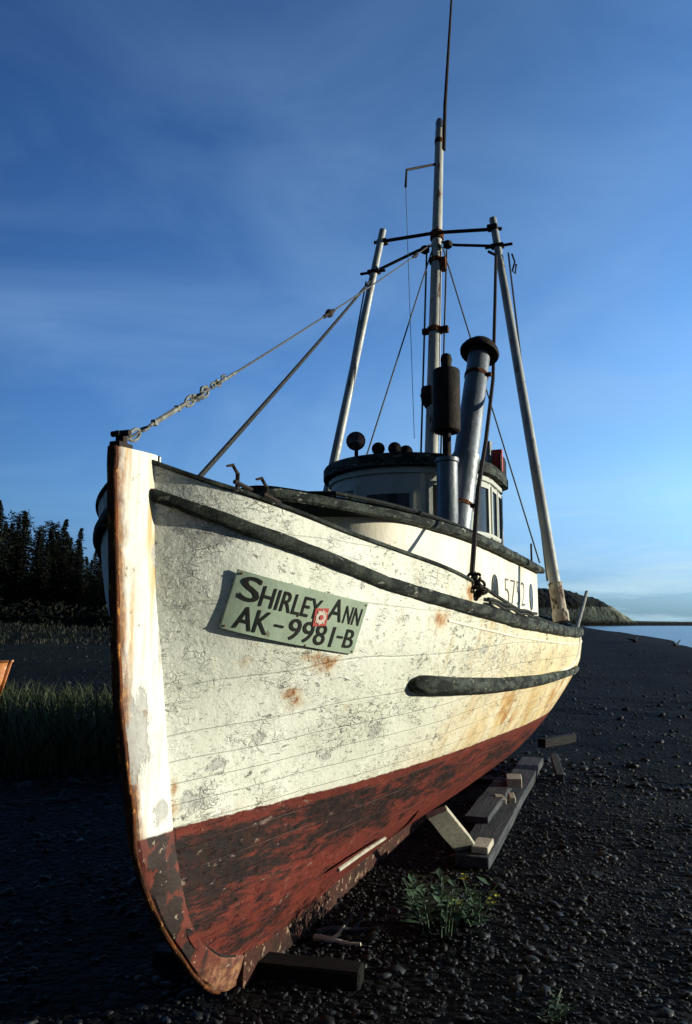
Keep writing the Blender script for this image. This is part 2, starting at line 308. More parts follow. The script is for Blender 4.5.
# ---------------------------------------------------------------- mesh builder
class MB:
    def __init__(s): s.v = []; s.f = []; s.mi = []; s.uv = None
    def add(s, vs, fs, mi=0):
        o = len(s.v); s.v += [tuple(q) for q in vs]; s.f += [tuple(i + o for i in f) for f in fs]; s.mi += [mi] * len(fs)
    def box(s, c, sz, rot=None, mi=0, bev=0.):
        bm = bmesh.new(); bmesh.ops.create_cube(bm, size=1)
        for v in bm.verts: v.co = Vector([v.co[i] * sz[i] for i in range(3)])
        if bev: bmesh.ops.bevel(bm, geom=bm.edges[:], offset=bev, segments=2, affect='EDGES', profile=.5)
        m = (rot or Matrix.Identity(3))
        bm.verts.index_update()
        s.add([m @ v.co + Vector(c) for v in bm.verts], [[v.index for v in f.verts] for f in bm.faces], mi); bm.free()
    def tube(s, pts, r, n=8, mi=0, cap=True):
        pts = [Vector(p) for p in pts]; k = len(pts)
        rs = r if isinstance(r, (list, tuple)) else [r] * k
        up = Vector((.31, .17, .93)); vs = []
        for i, p in enumerate(pts):
            t = (pts[min(i + 1, k - 1)] - pts[max(i - 1, 0)]).normalized()
            a = t.cross(up)
            if a.length < .05: a = t.cross(Vector((1, 0, 0)))
            a.normalize(); b = t.cross(a)
            for j in range(n):
                q = 2 * math.pi * j / n; vs.append(p + (a * math.cos(q) + b * math.sin(q)) * rs[i])
        fs = [(i * n + j, i * n + (j + 1) % n, (i + 1) * n + (j + 1) % n, (i + 1) * n + j) for i in range(k - 1) for j in range(n)]
        if cap: fs += [tuple(range(n))[::-1], tuple((k - 1) * n + j for j in range(n))]
        s.add(vs, fs, mi)
    def lathe(s, prof, base, axis, n=20, mi=0):
        """prof = (radius, distance along axis)"""
        ax = Vector(axis).normalized(); a = ax.cross(Vector((0, 1, 0)) if abs(ax.y) < .9 else Vector((1, 0, 0))).normalized(); b = ax.cross(a)
        vs = []
        for r, h in prof:
            for j in range(n):
                q = 2 * math.pi * j / n; vs.append(Vector(base) + ax * h + (a * math.cos(q) + b * math.sin(q)) * max(r, .0004))
        k = len(prof)
        fs = [(i * n + j, i * n + (j + 1) % n, (i + 1) * n + (j + 1) % n, (i + 1) * n + j) for i in range(k - 1) for j in range(n)]
        fs += [tuple(range(n))[::-1], tuple((k - 1) * n + j for j in range(n))]
        s.add(vs, fs, mi)
    def sweep(s, path, sec, mi=0, close=True, side=1, scl=None):
        """sec = (out, up) section points; out is horizontal, away from the boat's middle"""
        path = [Vector(p) for p in path]; k = len(path); n = len(sec); vs = []
        for i, p in enumerate(path):
            t = (path[min(i + 1, k - 1)] - path[max(i - 1, 0)]); t.z = 0; t.normalize()
            o = Vector((t.y, -t.x, 0)) * side
            q = scl[i] if scl else 1
            for a, b in sec: vs.append(p + o * a * q + Vector((0, 0, b * q)))
        fs = [(i * n + j, i * n + (j + 1) % n, (i + 1) * n + (j + 1) % n, (i + 1) * n + j) for i in range(k - 1) for j in range(n)]
        if close: fs += [tuple(range(n))[::-1], tuple((k - 1) * n + j for j in range(n))]
        s.add(vs, fs, mi)
    def build(s, name, mat, parent=None, smooth=True, loc=None, rot=None, angle=40):
        me = bpy.data.meshes.new(name); me.from_pydata(s.v, [], s.f)
        for q in (mat if isinstance(mat, (list, tuple)) else [mat]): me.materials.append(q)
        me.polygons.foreach_set('material_index', s.mi)
        if s.uv:
            l = me.uv_layers.new(name='UVMap')
            for p in me.loops: l.data[p.index].uv = s.uv[p.vertex_index]
        bm = bmesh.new(); bm.from_mesh(me); bmesh.ops.recalc_face_normals(bm, faces=bm.faces[:]); bm.to_mesh(me); bm.free()
        if smooth:
            me.polygons.foreach_set('use_smooth', [True] * len(me.polygons))
            try: me.set_sharp_from_angle(angle=R(angle))
            except Exception: pass
        me.update()
        o = bpy.data.objects.new(name, me); COL.objects.link(o)
        if parent: o.parent = parent
        if loc is not None: o.location = loc
        if rot is not None: o.rotation_euler = rot
        return o
def tag(o, label=None, cat=None, group=None, kind=None):
    for a, q in (('label', label), ('category', cat), ('group', group), ('kind', kind)):
        if q: o[a] = q
    return o
def empty(name, loc, rz=0):
    o = bpy.data.objects.new(name, None); COL.objects.link(o); o.location = loc; o.rotation_euler = (0, 0, rz); return o
def mir(p): return Vector((p.x, -p.y, p.z))
TIMBER = lambda w, h: [(-w * .35, -h), (w * .62, -h), (w * .9, -h * .72), (w, -h * .3), (w, h * .45), (w * .86, h * .8), (w * .6, h), (-w * .35, h)]
HALF = lambda w, h, n=10: [(-w * .35, -h)] + [(w * math.cos(a), h * math.sin(a)) for a in np.linspace(-math.pi / 2, math.pi / 2, n)] + [(-w * .35, h)]
mats()
# ================================================================ the boat
boat = empty('fishing_boat', S0 + Vector((0, 0, ZK)), BROT)
tag(boat, 'old white wooden fishing boat with red bottom and peeling paint, stranded on dark beach', 'boat')

# ---- planking, one mesh, both sides
hb = MB(); G = GRID; uvs = []
gl = np.concatenate([np.zeros((NU, 1)), np.cumsum(np.linalg.norm(np.diff(G, axis=1), axis=2), axis=1)], axis=1)
for sd in (1, -1):
    vs = [V(G[i, j, 0], sd * G[i, j, 1], G[i, j, 2]) for i in range(NU) for j in range(NV)]
    fs = [(i * NV + j, (i + 1) * NV + j, (i + 1) * NV + j + 1, i * NV + j + 1) for i in range(NU - 1) for j in range(NV - 1)]
    hb.add(vs, fs)
    ref = gl[int(NU * .55)]
    uvs += [(float(G[i, j, 0]), float(ref[j] * (.45 + .55 * gl[i, -1] / ref[-1]))) for i in range(NU) for j in range(NV)]
hb.uv = uvs
hull = hb.build('hull', M['hull'], boat)

# ---- deck
db = MB(); dn = 90
pp = hull_path(lambda s: zguard(s) - .03, .3, 9.8, dn)
for k in range(dn): db.v += [tuple(V(pp[k][0], pp[k][1] - .01, pp[k][2])), tuple(V(pp[k][0], 0, pp[k][2] + .03)), tuple(V(pp[k][0], -pp[k][1] + .01, pp[k][2]))]
for k in range(dn - 1):
    for j in (0, 1): db.f.append((k * 3 + j, k * 3 + j + 1, k * 3 + j + 4, k * 3 + j + 3)); db.mi.append(0)
db.build('deck', M['deck'], boat)

# ---- stem timber with its iron band, keel
FRONT = [(0, 2.33), (.003, 2.2), (.01, 2.1), (.03, 1.9), (.05, 1.69), (.075, 1.48), (.10, 1.28), (.145, 1.07), (.2, .87), (.25, .66), (.30, .54), (.38, .41), (.48, .27), (.60, .14), (.69, .04), (.78, -.05), (.87, -.12), (.96, -.18), (1.1, -.23), (1.25, -.24)]
BACK = [(.27, 2.33), (.27, 2.2), (.275, 2.1), (.30, 1.9), (.33, 1.69), (.36, 1.48), (.39, 1.28), (.42, 1.07), (.46, .87), (.49, .66), (.54, .54), (.58, .41), (.64, .27), (.74, .14), (.84, .06), (.95, .0), (1.05, -.03), (1.18, -.06), (1.32, -.07), (1.5, -.08)]
cF = np.linspace(0, 1, len(FRONT)); q = np.linspace(0, 1, 70)
F_ = np.stack([pchip(cF, [a[k] for a in FRONT], q) for k in (0, 1)], 1); B_ = np.stack([pchip(cF, [a[k] for a in BACK], q) for k in (0, 1)], 1)
stb = MB(); n = len(q); stu = []
rnd = random.Random(3)
for i in range(n):
    (s0, z0), (s1, z1) = F_[i], B_[i]
    mid = lambda t: (s0 + (s1 - s0) * t, z0 + (z1 - z0) * t)
    wob = .004 * rnd.uniform(-1, 1)
    for (t, b) in ((0, .016), (.05, .027 + wob), (.5, .054), (.80, .066), (.86, .062), (1.0, .058), (1.0, -.058), (.86, -.062), (.80, -.066), (.5, -.054), (.05, -.027 + wob), (0, -.016)):
        s, z = mid(t); stb.v.append(tuple(V(s, b, z))); stu.append((float(t), float(z)))
for i in range(n - 1):
    for j in range(12): stb.f.append((i * 12 + j, i * 12 + (j + 1) % 12, (i + 1) * 12 + (j + 1) % 12, (i + 1) * 12 + j)); stb.mi.append(0)
stb.f += [tuple(range(12)), tuple((n - 1) * 12 + j for j in range(12))]; stb.mi += [0, 0]
stb.uv = stu; stem = stb.build('stem_post', M['stem'], boat, angle=30)
# iron band down the leading edge
ib = MB()
for i in range(0, n - 6):
    s, z = F_[i]; w_ = .021 + .005 * mnoise.noise(Vector((0, 5, z * 9))); fw = .014 + .006 * mnoise.noise(Vector((3, 1, z * 11)))
    if z < .72: w_ *= .8
    sn, zn = F_[i + 1]; t = Vector((sn - s, zn - z)).normalized(); nx, nz_ = -(-t.y), -t.x   # outward normal, forward
    o = Vector((t.y, -t.x)); o = o if o.x < 0 else -o
    for (a, b) in ((.016, w_), (-fw * .6, w_), (-fw, w_ * .6), (-fw, -w_ * .6), (-fw * .6, -w_), (.016, -w_)):
        ib.v.append(tuple(V(s - o.x * a, b, z - o.y * a)))
k6 = len(ib.v) // 6
for i in range(k6 - 1):
    for j in range(6): ib.f.append((i * 6 + j, i * 6 + (j + 1) % 6, (i + 1) * 6 + (j + 1) % 6, (i + 1) * 6 + j)); ib.mi.append(0)
ib.f += [tuple(range(6)), tuple((k6 - 1) * 6 + j for j in range(6))]; ib.mi += [0, 0]
ib.build('iron_band', M['rust'], stem)
sm = MB()
sm.tube([V(a + .012, .0605, b) for a, b in [(p[0] + (f[0] - p[0]) * .135, p[1] + (f[1] - p[1]) * .135) for p, f in zip(B_[:60], F_[:60])]], .006, 6)
sm.build('seam', M['ink'], stem)
kb = MB(); kp = [(1.15, -.155), (1.6, -.165), (2.5, -.165), (4, -.165), (6, -.155), (8, -.12), (9.3, -.03)]
kb.sweep([V(a, 0, b) for a, b in kp], [(-.062, -.085), (.062, -.085), (.068, .085), (-.068, .085)])
kb.build('keel', M['keel'], boat, smooth=False)

# ---- cap rail, guard, rubbing strakes
def cap_pts(n=110):
    L = _lev[5]; c = np.linspace(0, 1, n) ** 1.2
    return np.stack([np.interp(c, np.linspace(0, 1, NU) ** 1.0, L[:, k]) for k in range(3)], 1)
cp = cap_pts(); cb_ = MB()
for sd in (1, -1):
    path = [V(p[0], sd * p[1], p[2]) for p in cp]
    rn = [1 + .10 * mnoise.noise(Vector((p[0] * 7, sd, 0))) for p in cp]
    cb_.sweep(path, [(-.06, -.008), (.004, -.009), (.012, -.004), (.012, .008), (.006, .014), (-.05, .016)], side=sd, scl=rn)
cb_.build('cap_rail', M['cap'], boat)
gp = hull_path(zguard, .215, 9.9, 320); gb = MB()
for sd in (1, -1):
    gb.sweep([V(p[0], sd * p[1], p[2] - .004) for p in gp], TIMBER(.045, .040), side=sd,
             scl=[float(np.interp(p[0], [0, .3, 1.4, 2.4, 3.4, 9], [.55, .78, .82, .95, 1.10, 1.08])) * (1 + .09 * mnoise.noise(Vector((p[0] * 6, sd * 3, 1))) + .06 * mnoise.noise(Vector((p[0] * 23, sd * 3, 5)))) for p in gp])
gb.build('guard_rail', M['guard'], boat)
mb_ = MB()                                              # thin moulding under the guard
for sd in (1, -1):
    mp = hull_path(lambda s: zguard(s) - .115, 2.0, 9.6, 80)
    mb_.sweep([V(p[0], sd * p[1], p[2]) for p in mp], HALF(.008, .008, 6), side=sd)
mb_.build('moulding', M['house'], boat)
def zlow(s): return np.interp(s, [1.7, 1.82, 2.28, 3.12, 4.21, 5.64, 7, 8.5], [1.25, 1.245, 1.205, 1.155, 1.12, 1.11, 1.16, 1.3])
for sd in (1, -1):
    lp = hull_path(zlow, 1.76, 5.95, 120); lb = MB()
    sc_ = [max(.12, math.sqrt(max(0, 1 - (1 - min(1, i / 4.5)) ** 2))) * float(np.interp(p[0], [1.8, 3.5, 5.9], [1, .9, .55])) * (1 + .05 * mnoise.noise(Vector((p[0] * 5, sd, 4)))) for i, p in enumerate(lp)]
    lb.sweep([V(p[0], sd * p[1], p[2]) for p in lp], TIMBER(.090, .054), side=sd, scl=sc_)
    lb.build('rubbing_strake', M['guard'], boat)
sb = MB()                                               # pale moulding that sweeps up aft of the strake
sp = hull_path(lambda s: np.interp(s, [4.9, 5.5, 6.0, 6.35, 6.6], [1.135, 1.16, 1.24, 1.34, 1.46]), 4.9, 6.6, 40)
sb.sweep([V(p[0], p[1], p[2]) for p in sp], HALF(.022, .014, 6), side=1); sb.build('stern_moulding', M['house'], boat)

# ---- trunk cabin
def plan(front, full, half, rear, r, n=36, e=2.0):
    """closed plan outline from the middle of the rounded front round to port, aft, starboard and back; list of (s,b)"""
    out = []
    for a in np.linspace(0, math.pi / 2, n):
        out.append((full - (full - front) * math.cos(a) ** (2 / e), half * math.sin(a) ** (2 / e)))
    out += [(full + (rear - r - full) * t, half) for t in np.linspace(.1, 1, 10)]
    out += [(rear - r + r * math.sin(a), half - r + r * math.cos(a)) for a in np.linspace(.2, math.pi / 2, 6)]
    return out + [(s, -b) for s, b in out[::-1][:-1]]
TK = [(1.3, .0), (1.33, .10), (1.41, .18), (1.64, .34), (1.96, .48), (2.23, .6), (2.61, .71), (3.08, .82), (3.75, .92), (4.66, .99), (5.6, 1.02), (6.5, 1.03)]
def troof(s): return float(np.interp(s, [1.3, 1.64, 2.23, 3.08, 3.75, 4.66, 6.6], [2.325, 2.30, 2.28, 2.255, 2.225, 2.19, 2.17]))
cc = np.concatenate([[0], np.cumsum(np.hypot(*np.diff(np.array(TK), axis=0).T))]); qq = np.linspace(0, cc[-1], 80)
tk = [(float(a), float(b)) for a, b in zip(pchip(cc, [p[0] for p in TK], qq), pchip(cc, [p[1] for p in TK], qq))]
def inset(pl, d):
    out = []
    for i, (s, b) in enumerate(pl):
        s0, b0 = pl[max(i - 1, 0)]; s1, b1 = pl[min(i + 1, len(pl) - 1)]
        tx, ty = s1 - s0, b1 - b0; l = math.hypot(tx, ty) or 1
        if i == 0: tx, ty, l = 0, 1, 1
        out.append((s + d * ty / l, b - d * tx / l))
    return out
WKN = [(1.98, .0), (1.985, .12), (2.0, .25), (2.05, .38), (2.15, .50), (2.32, .60), (2.6, .68), (3.0, .765), (3.6, .855), (4.4, .92), (5.4, .96), (6.45, .975)]
cw = np.concatenate([[0], np.cumsum(np.hypot(*np.diff(np.array(WKN), axis=0).T))]); qw = np.linspace(0, cw[-1], 90)
wall = [(float(a), max(0., float(b))) for a, b in zip(pchip(cw, [p[0] for p in WKN], qw), pchip(cw, [p[1] for p in WKN], qw))]
tw = MB(); ring = wall + [(s, -b) for s, b in wall[::-1]]
for s, b in ring: tw.v += [tuple(V(s, b, float(zguard(s)) - .06)), tuple(V(s, b, troof(s) + .01))]
nr = len(ring)
for i in range(nr - 1): tw.f.append((2 * i, 2 * i + 2, 2 * i + 3, 2 * i + 1)); tw.mi.append(0)
tw.f.append((2 * nr - 2, 0, 1, 2 * nr - 1)); tw.mi.append(0)
cabin = tw.build('trunk_cabin', M['house'], boat)
rb = MB(); edge = tk                                     # crowned roof with a thick rim
nb_ = 9
for (s, b) in edge:
    for j in range(nb_):
        t = -1 + 2 * j / (nb_ - 1); rb.v.append(tuple(V(s, b * t, troof(s) + .045 + .075 * (1 - t * t) * min(1, b / .8))))
for i in range(len(edge) - 1):
    for j in range(nb_ - 1): rb.f.append((i * nb_ + j, i * nb_ + j + 1, (i + 1) * nb_ + j + 1, (i + 1) * nb_ + j)); rb.mi.append(0)
ob_ = len(rb.v)                                          # underside of the roof and its forward visor
for (s, b) in edge: rb.v += [tuple(V(s, b, troof(s) - .02)), tuple(V(s, -b, troof(s) - .02))]
for i in range(len(edge) - 1): rb.f.append((ob_ + 2 * i, ob_ + 2 * i + 2, ob_ + 2 * i + 3, ob_ + 2 * i + 1)); rb.mi.append(0)
rb.build('cabin_roof', M['roof'], cabin)
rim = MB(); loop = [V(s, b, troof(s)) for s, b in edge[::-1]] + [V(s, -b, troof(s)) for s, b in edge[1:]]
loop = [p for p in loop]
rim.sweep(loop, [(-.05, -.028), (.010, -.032), (.026, -.02), (.028, .010), (.018, .032), (-.05, .046)], side=-1,
          scl=[1 + .12 * mnoise.noise(Vector((p.x * 6, p.y * 6, 2))) for p in loop])
rim.build('roof_rim', M['guard'], cabin)
hr = MB(); ins = inset(tk, .14)
hl = [V(s, b, troof(s) + .105) for s, b in ins[60:8:-2] if b > 0] + [V(s, -b, troof(s) + .105) for s, b in ins[8:60:2] if b > 0]
hr.tube(hl, .016, 6)
for p in hl[::6]: hr.tube([p, p - Vector((0, 0, .07))], .012, 5)
hr.build('hand_rail', M['black'], cabin)

def wall_patch(pl, zt, a0, a1, z0, z1, off, thick, nseg=14):
    """a slab bent round the wall whose plan is pl; a = arc length from the middle of the front (port positive)"""
    P = np.array(pl); c = np.concatenate([[0], np.cumsum(np.hypot(*np.diff(P, axis=0).T))])
    mbx = MB(); vs = []
    for i in range(nseg + 1):
        a = a0 + (a1 - a0) * i / nseg; sg = 1 if a >= 0 else -1; aa = abs(a)
        s, b = np.interp(aa, c, P[:, 0]), np.interp(aa, c, P[:, 1])
        s2, b2 = np.interp(aa + .01, c, P[:, 0]), np.interp(aa + .01, c, P[:, 1])
        l = math.hypot(s2 - s, b2 - b) or 1; ns, nb2 = -(b2 - b) / l, (s2 - s) / l
        for z, o in ((z0, off), (z0, off + thick), (z1, off + thick), (z1, off)):
            vs.append(V(s + ns * o, (b + nb2 * o) * sg, zt(s) + z))
    fs = [(i * 4 + j, i * 4 + (j + 1) % 4, (i + 1) * 4 + (j + 1) % 4, (i + 1) * 4 + j) for i in range(nseg) for j in range(4)]
    fs += [(0, 1, 2, 3), (nseg * 4 + 3, nseg * 4 + 2, nseg * 4 + 1, nseg * 4)]
    return vs, fs
wc = np.concatenate([[0], np.cumsum(np.hypot(*np.diff(np.array(wall), axis=0).T))])
def arc_of(pl, c, s): return float(np.interp(s, [p[0] for p in pl], c))
# portholes: oval ring and dark glass
for sc0 in (4.05, 5.88):
    b0 = np.interp(sc0, [p[0] for p in wall], [p[1] for p in wall]); b1 = np.interp(sc0 + .1, [p[0] for p in wall], [p[1] for p in wall])
    t = Vector((-.1, b1 - b0, 0)).normalized(); nrm = Vector((t.y, -t.x, 0)); nrm = nrm if nrm.y > 0 else -nrm
    c0 = V(sc0, b0, 1.86); pr_ = MB()
    ringp = [c0 + nrm * .006 + t * .10 * math.cos(a) + Vector((0, 0, .135 * math.sin(a))) for a in np.linspace(0, 2 * math.pi, 29)]
    pr_.tube(ringp, .006, 6, cap=False); ph = pr_.build('porthole', M['faded'], boat)
    pg = MB(); pg.v = [tuple(c0 + nrm * .008 + t * .095 * math.cos(a) + Vector((0, 0, .13 * math.sin(a)))) for a in np.linspace(0, 2 * math.pi, 28, endpoint=False)]
    pg.f = [tuple(range(28))]; pg.mi = [0]; pg.build('pane', M['glass'], ph, smooth=False)

# ---- wheelhouse
WF, WFULL, WH, WR = 3.82, 4.75, .77, 5.50
def halfplan(front, full, half, rear, r): return plan(front, full, half, rear, r)[:36 + 10 + 6] + [(rear, 0)]
wp = halfplan(WF, WFULL, WH, WR, .22)
flat = lambda s: 0.
wb = MB(); ringw = wp[:-1] + [(s, -b) for s, b in wp[:-1][::-1]][:-1]
for s, b in ringw: wb.v += [tuple(V(s, b, 2.20)), tuple(V(s, b, 2.97))]
nr = len(ringw)
for i in range(nr): j = (i + 1) % nr; wb.f.append((2 * i, 2 * j, 2 * j + 1, 2 * i + 1)); wb.mi.append(0)
whs = wb.build('wheelhouse', M['wheelpaint'], boat)
rp = halfplan(WF - .09, WFULL, WH + .075, WR + .09, .26)[:-1]
full = rp + [(s, -b) for s, b in rp[::-1]][:-1]
rf = MB(); nrf = len(full)
for lev, (sc_, z) in enumerate([(1, 2.945), (1.0, 3.03), (.985, 3.05), (.8, 3.085), (.4, 3.11), (.02, 3.12)]):
    for s, b in full: rf.v.append(tuple(V(4.6 + (s - 4.6) * sc_, b * sc_, z)))
for l in range(5):
    for i in range(nrf): j = (i + 1) % nrf; rf.f.append((l * nrf + i, l * nrf + j, (l + 1) * nrf + j, (l + 1) * nrf + i)); rf.mi.append(0)
rf.f.append(tuple(range(nrf))[::-1]); rf.mi.append(0)
rf.build('wheelhouse_roof', M['guard'], whs)
def window(a0, a1, z0, z1, fw=.035, fm='wheelpaint'):
    fb = MB()
    for (p0, p1, q0, q1) in ((a0 - fw, a1 + fw, z1, z1 + fw), (a0 - fw, a1 + fw, z0 - fw, z0), (a0 - fw, a0, z0, z1), (a1, a1 + fw, z0, z1)):
        fb.add(*wall_patch(wp, flat, p0, p1, q0, q1, -.004, .026))
    w_ = fb.build('window', M[fm], boat, smooth=False)
    gb_ = MB(); gb_.add(*wall_patch(wp, flat, a0, a1, z0, z1, -.003, .010)); gb_.build('pane', M['glass'], w_, smooth=True)
WINS = [(-.16, .22, 2.50, 2.70), (-.66, -.30, 2.52, 2.76), (-1.05, -.72, 2.50, 2.76), (.42, .70, 2.50, 2.78), (.86, 1.16, 2.40, 2.82), (1.30, 1.52, 2.40, 2.82), (1.63, 1.83, 2.40, 2.82), (1.92, 2.10, 2.40, 2.82)]
for w_ in WINS: window(*w_)
for z0, z1, nm_ in ((2.375, 2.405, 'sill_band'), (2.885, 2.925, 'frieze_band')):
    x_ = MB(); x_.add(*wall_patch(wp, flat, -1.95, 1.95, z0, z1, -.004, .030, 60)); x_.build(nm_, M['wheelpaint'], whs, angle=50)
for a_ in (.335, .78, 1.235, 1.575, 1.875):
    x_ = MB(); x_.add(*wall_patch(wp, flat, a_ - .022, a_ + .022, 2.41, 2.88, -.004, .012, 2)); x_.build('wall_batten', M['house'], whs, smooth=False)

# ---- mast and its fittings
mastp = [V(5.38, 0, 2.2), V(5.58, 0, 3.4), V(5.99, 0, 6.1), V(6.25, 0, 7.76)]
mastb = MB(); mastb.tube([V(5.38 + (z - 2.2) * .1555, 0, z) for z in np.linspace(2.2, 7.62, 14)], [.085 - .034 * i / 13 for i in range(14)], 12)
mast = mastb.build('mast', M['mast'], boat)
def ms(z): return 5.38 + (z - 2.2) * .1555
def MP(z, b=0, ds=0): return V(ms(z) + ds, b, z)
x_ = MB(); x_.tube([MP(7.3, .06), MP(7.95, .062), V(6.75, .075, 9.84), V(6.95, .08, 10.6)], [.022, .022, .014, .010], 8)
x_.build('antenna', M['iron'], mast)
x_ = MB(); x_.lathe([(.035, 0), (.05, .01), (.05, .10), (.03, .15)], MP(7.60), (0, 0, 1), 12); x_.build('mast_light', M['chrome'], mast)
for z, r_, h_ in ((7.40, .058, .06), (6.06, .080, .10), (5.75, .084, .05), (4.85, .088, .06)):
    x_ = MB(); x_.lathe([(r_, 0), (r_, h_)], MP(z), (-.155, 0, 1), 14)
    if z == 4.85: x_.box(MP(4.88, .11), (.06, .10, .08), bev=.01); x_.box(MP(4.88, -.11), (.06, .07, .07), bev=.01)
    if z == 5.75: x_.box(MP(5.72, .08), (.09, .08, .16), bev=.01)
    x_.build('mast_band', M['rust'], mast)
x_ = MB(); x_.lathe([(.045, -.13), (.095, -.05), (.10, .0), (.108, .02), (.10, .04), (.095, .10), (.085, .115)], MP(4.06, -.03, -.03), (0, 0, 1), 16); x_.build('mast_lantern', M['soot'], mast)
x_ = MB(); x_.box(MP(4.15, .13), (.09, .07, .24), bev=.012); x_.build('pulley_block', M['iron'], mast)
x_ = MB(); x_.tube([MP(7.12), V(5.76, -.30, 6.88), V(5.75, -.31, 6.66)], .015, 7); x_.build('mast_bracket', M['iron'], mast)
x_ = MB(); e = [(-.70, 6.15, 5.92), (0, 6.14, 5.98), (.70, 6.12, 6.0)]
x_.tube([V(5.93, -.76, 6.13), MP(6.13, 0, -.05), V(5.99, .76, 6.07)], .021, 8)
for b, z in ((-.66, 6.13), (.66, 6.08)): x_.box(V(5.95, b, z), (.11, .12, .055), bev=.012)
x_.build('crosstree', M['iron'], mast)

# ---- trolling poles stowed upright
def pole(top, base, sd):
    top, base = V(*top), V(*base); d = (top - base)
    pb = MB(); pb.tube([base + d * t for t in np.linspace(0, 1.012, 10)], [.056, .056, .055, .053, .052, .050, .048, .046, .044, .042], 12)
    p = pb.build('trolling_pole', M['alu'], boat)
    cb2 = MB(); q = base + d * (.89 if sd < 0 else .93); cb2.box(q, (.10, .15, .045), bev=.012); cb2.tube([q + Vector((0, -.14 * sd, 0)), q + Vector((0, .17 * sd, -.0))], .018, 6)
    cb2.build('pole_clamp', M['iron'], p)
    bb = MB(); bb.lathe([(.078, 0), (.078, .10), (.068, .12), (.066, .36), (.072, .38)], base, d, 12); bb.build('pole_socket', M['socket'], p)
    return q
lc = pole((5.93, -.66, 6.22), (5.10, -1.33, 1.62), -1)
rc = pole((5.99, .665, 6.16), (5.20, 1.335, 1.60), 1)

# ---- standing rigging
def wire(name, pts, r, mat='wire', parent=boat, sag=0., n=14):
    pts = [Vector(p) for p in pts]
    if len(pts) == 2:
        a, b = pts; pts = [a + (b - a) * t - Vector((0, 0, sag * 4 * t * (1 - t))) for t in np.linspace(0, 1, n)]
    w = MB(); w.tube(pts, r, 6); return w.build(name, M[mat], parent)
f0, f1 = V(.09, 0, 2.375), MP(5.98, -.03, -.08)
fs_ = wire('forestay', [f0, f1], .0060, 'wire', sag=.03)
def along(t): return f0 + (f1 - f0) * t - Vector((0, 0, .03 * 4 * t * (1 - t)))
ax = (f1 - f0).normalized(); sidev = ax.cross(Vector((0, 0, 1))).normalized(); upv = sidev.cross(ax)
x_ = MB()
def shackle(t, L=.07, w=.026, r=.010):
    r *= .62; w *= .75; c = along(t); x_.tube([c + ax * (L * math.cos(a)) * .5 + sidev * (w * math.sin(a)) for a in np.linspace(0, 2 * math.pi, 15)], r, 6, cap=False)
def shackle2(t, L=.07, w=.026, r=.010):
    r *= .62; w *= .75; c = along(t); x_.tube([c + ax * (L * math.cos(a)) * .5 + upv * (w * math.sin(a)) for a in np.linspace(0, 2 * math.pi, 15)], r, 6, cap=False)
shackle2(.010, .09, .03, .012); shackle(.022, .06); x_.tube([along(.03), along(.072)], [.008, .012], 8)
x_.tube([along(.036), along(.068)], .013, 8); x_.box(along(.036), (.028, .028, .028), bev=.006); x_.box(along(.069), (.028, .028, .028), bev=.006)
x_.tube([along(.068), along(.085)], .011, 6)
shackle2(.088, .1, .03, .012); shackle(.10, .08, .03, .012); shackle2(.112, .08, .035, .012)
rr = random.Random(5)
for t in np.linspace(.093, .145, 9):
    c = along(t) + sidev * rr.uniform(-.012, .012) + upv * rr.uniform(-.014, .014)
    x_.tube([c + (ax * math.cos(a) + (upv * .7 + sidev * rr.uniform(-.6, .6)) * math.sin(a)) * .020 for a in np.linspace(0, 2 * math.pi, 10)], .006, 5, cap=False)
x_.tube([along(.14), along(.17)], .009, 6)
x_.build('turnbuckle', M['palewire'], fs_)
for t, s in ((.42, .72), (.86, .55)):
    x_ = MB(); c = along(t); x_.lathe([(.006, -.07 * s), (.035 * s, -.045 * s), (.045 * s, 0), (.035 * s, .045 * s), (.006, .07 * s)], c, ax, 10); x_.tube([along(t) - ax * .13, along(t) + ax * .11], .014, 6)
    x_.build('insulator', M['iron'], fs_)
wire('pole_stay', [V(.68, -.02, 2.28), lc + Vector((0, 0, -.05))], .015, 'rope', sag=.02)
wire('pole_brace', [MP(6.0, -.06), V(5.9, -.22, 5.92), lc], .020, 'iron'); wire('pole_brace', [MP(6.02, .06), V(6.02, .2, 5.98), rc], .018, 'iron')
for b, z in ((-.13, 5.93), (.14, 5.95)):
    x_ = MB(); x_.lathe([(.02, -.05), (.05, -.03), (.055, 0), (.05, .03), (.02, .05)], MP(z, b, -.04), (0, 0, 1), 12); x_.build('pulley_block', M['iron'], boat)
FALL = [V(*q) for q in ((5.76, .72, 5.65), (5.23, .78, 4.91), (4.54, .85, 3.85), (3.68, .92, 3.08), (3.01, .97, 2.56), (2.30, 1.05, 1.90))]
# heavy fall from the port pole down to the chain on the rail
wire('pole_fall', [rc + V(0, -.10, -.05)] + FALL, .017, 'iron')
wire('shroud', [MP(5.95, -.05), V(4.55, -.45, 3.08)], .0085); wire('shroud', [MP(5.95, .07), V(6.35, 1.02, 2.25)], .0085)
wire('halyard', [MP(5.9, -.12), MP(3.1, -.12)], .011); wire('halyard', [MP(5.9, .12), MP(3.2, .10)], .010)
wire('pole_line', [rc + V(0, .12, -.1), V(5.35, 1.2, 2.0)], .011); wire('pole_line', [lc + V(0, -.1, -.1), V(5.2, -1.25, 2.0)], .009)
wire('aerial_wire', [V(5.75, -.31, 6.66), MP(3.6, -.2)], .0035)
# pulley, hook and thimble beside the port pole
x_ = MB(); q = rc + V(0, .16, -.12); x_.tube([q, q + V(0, .03, -.10), q + V(0, .0, -.2), q + V(0, .03, -.24), q + V(0, .045, -.13)], .011, 6); x_.build('gaff_hook', M['iron'], boat)
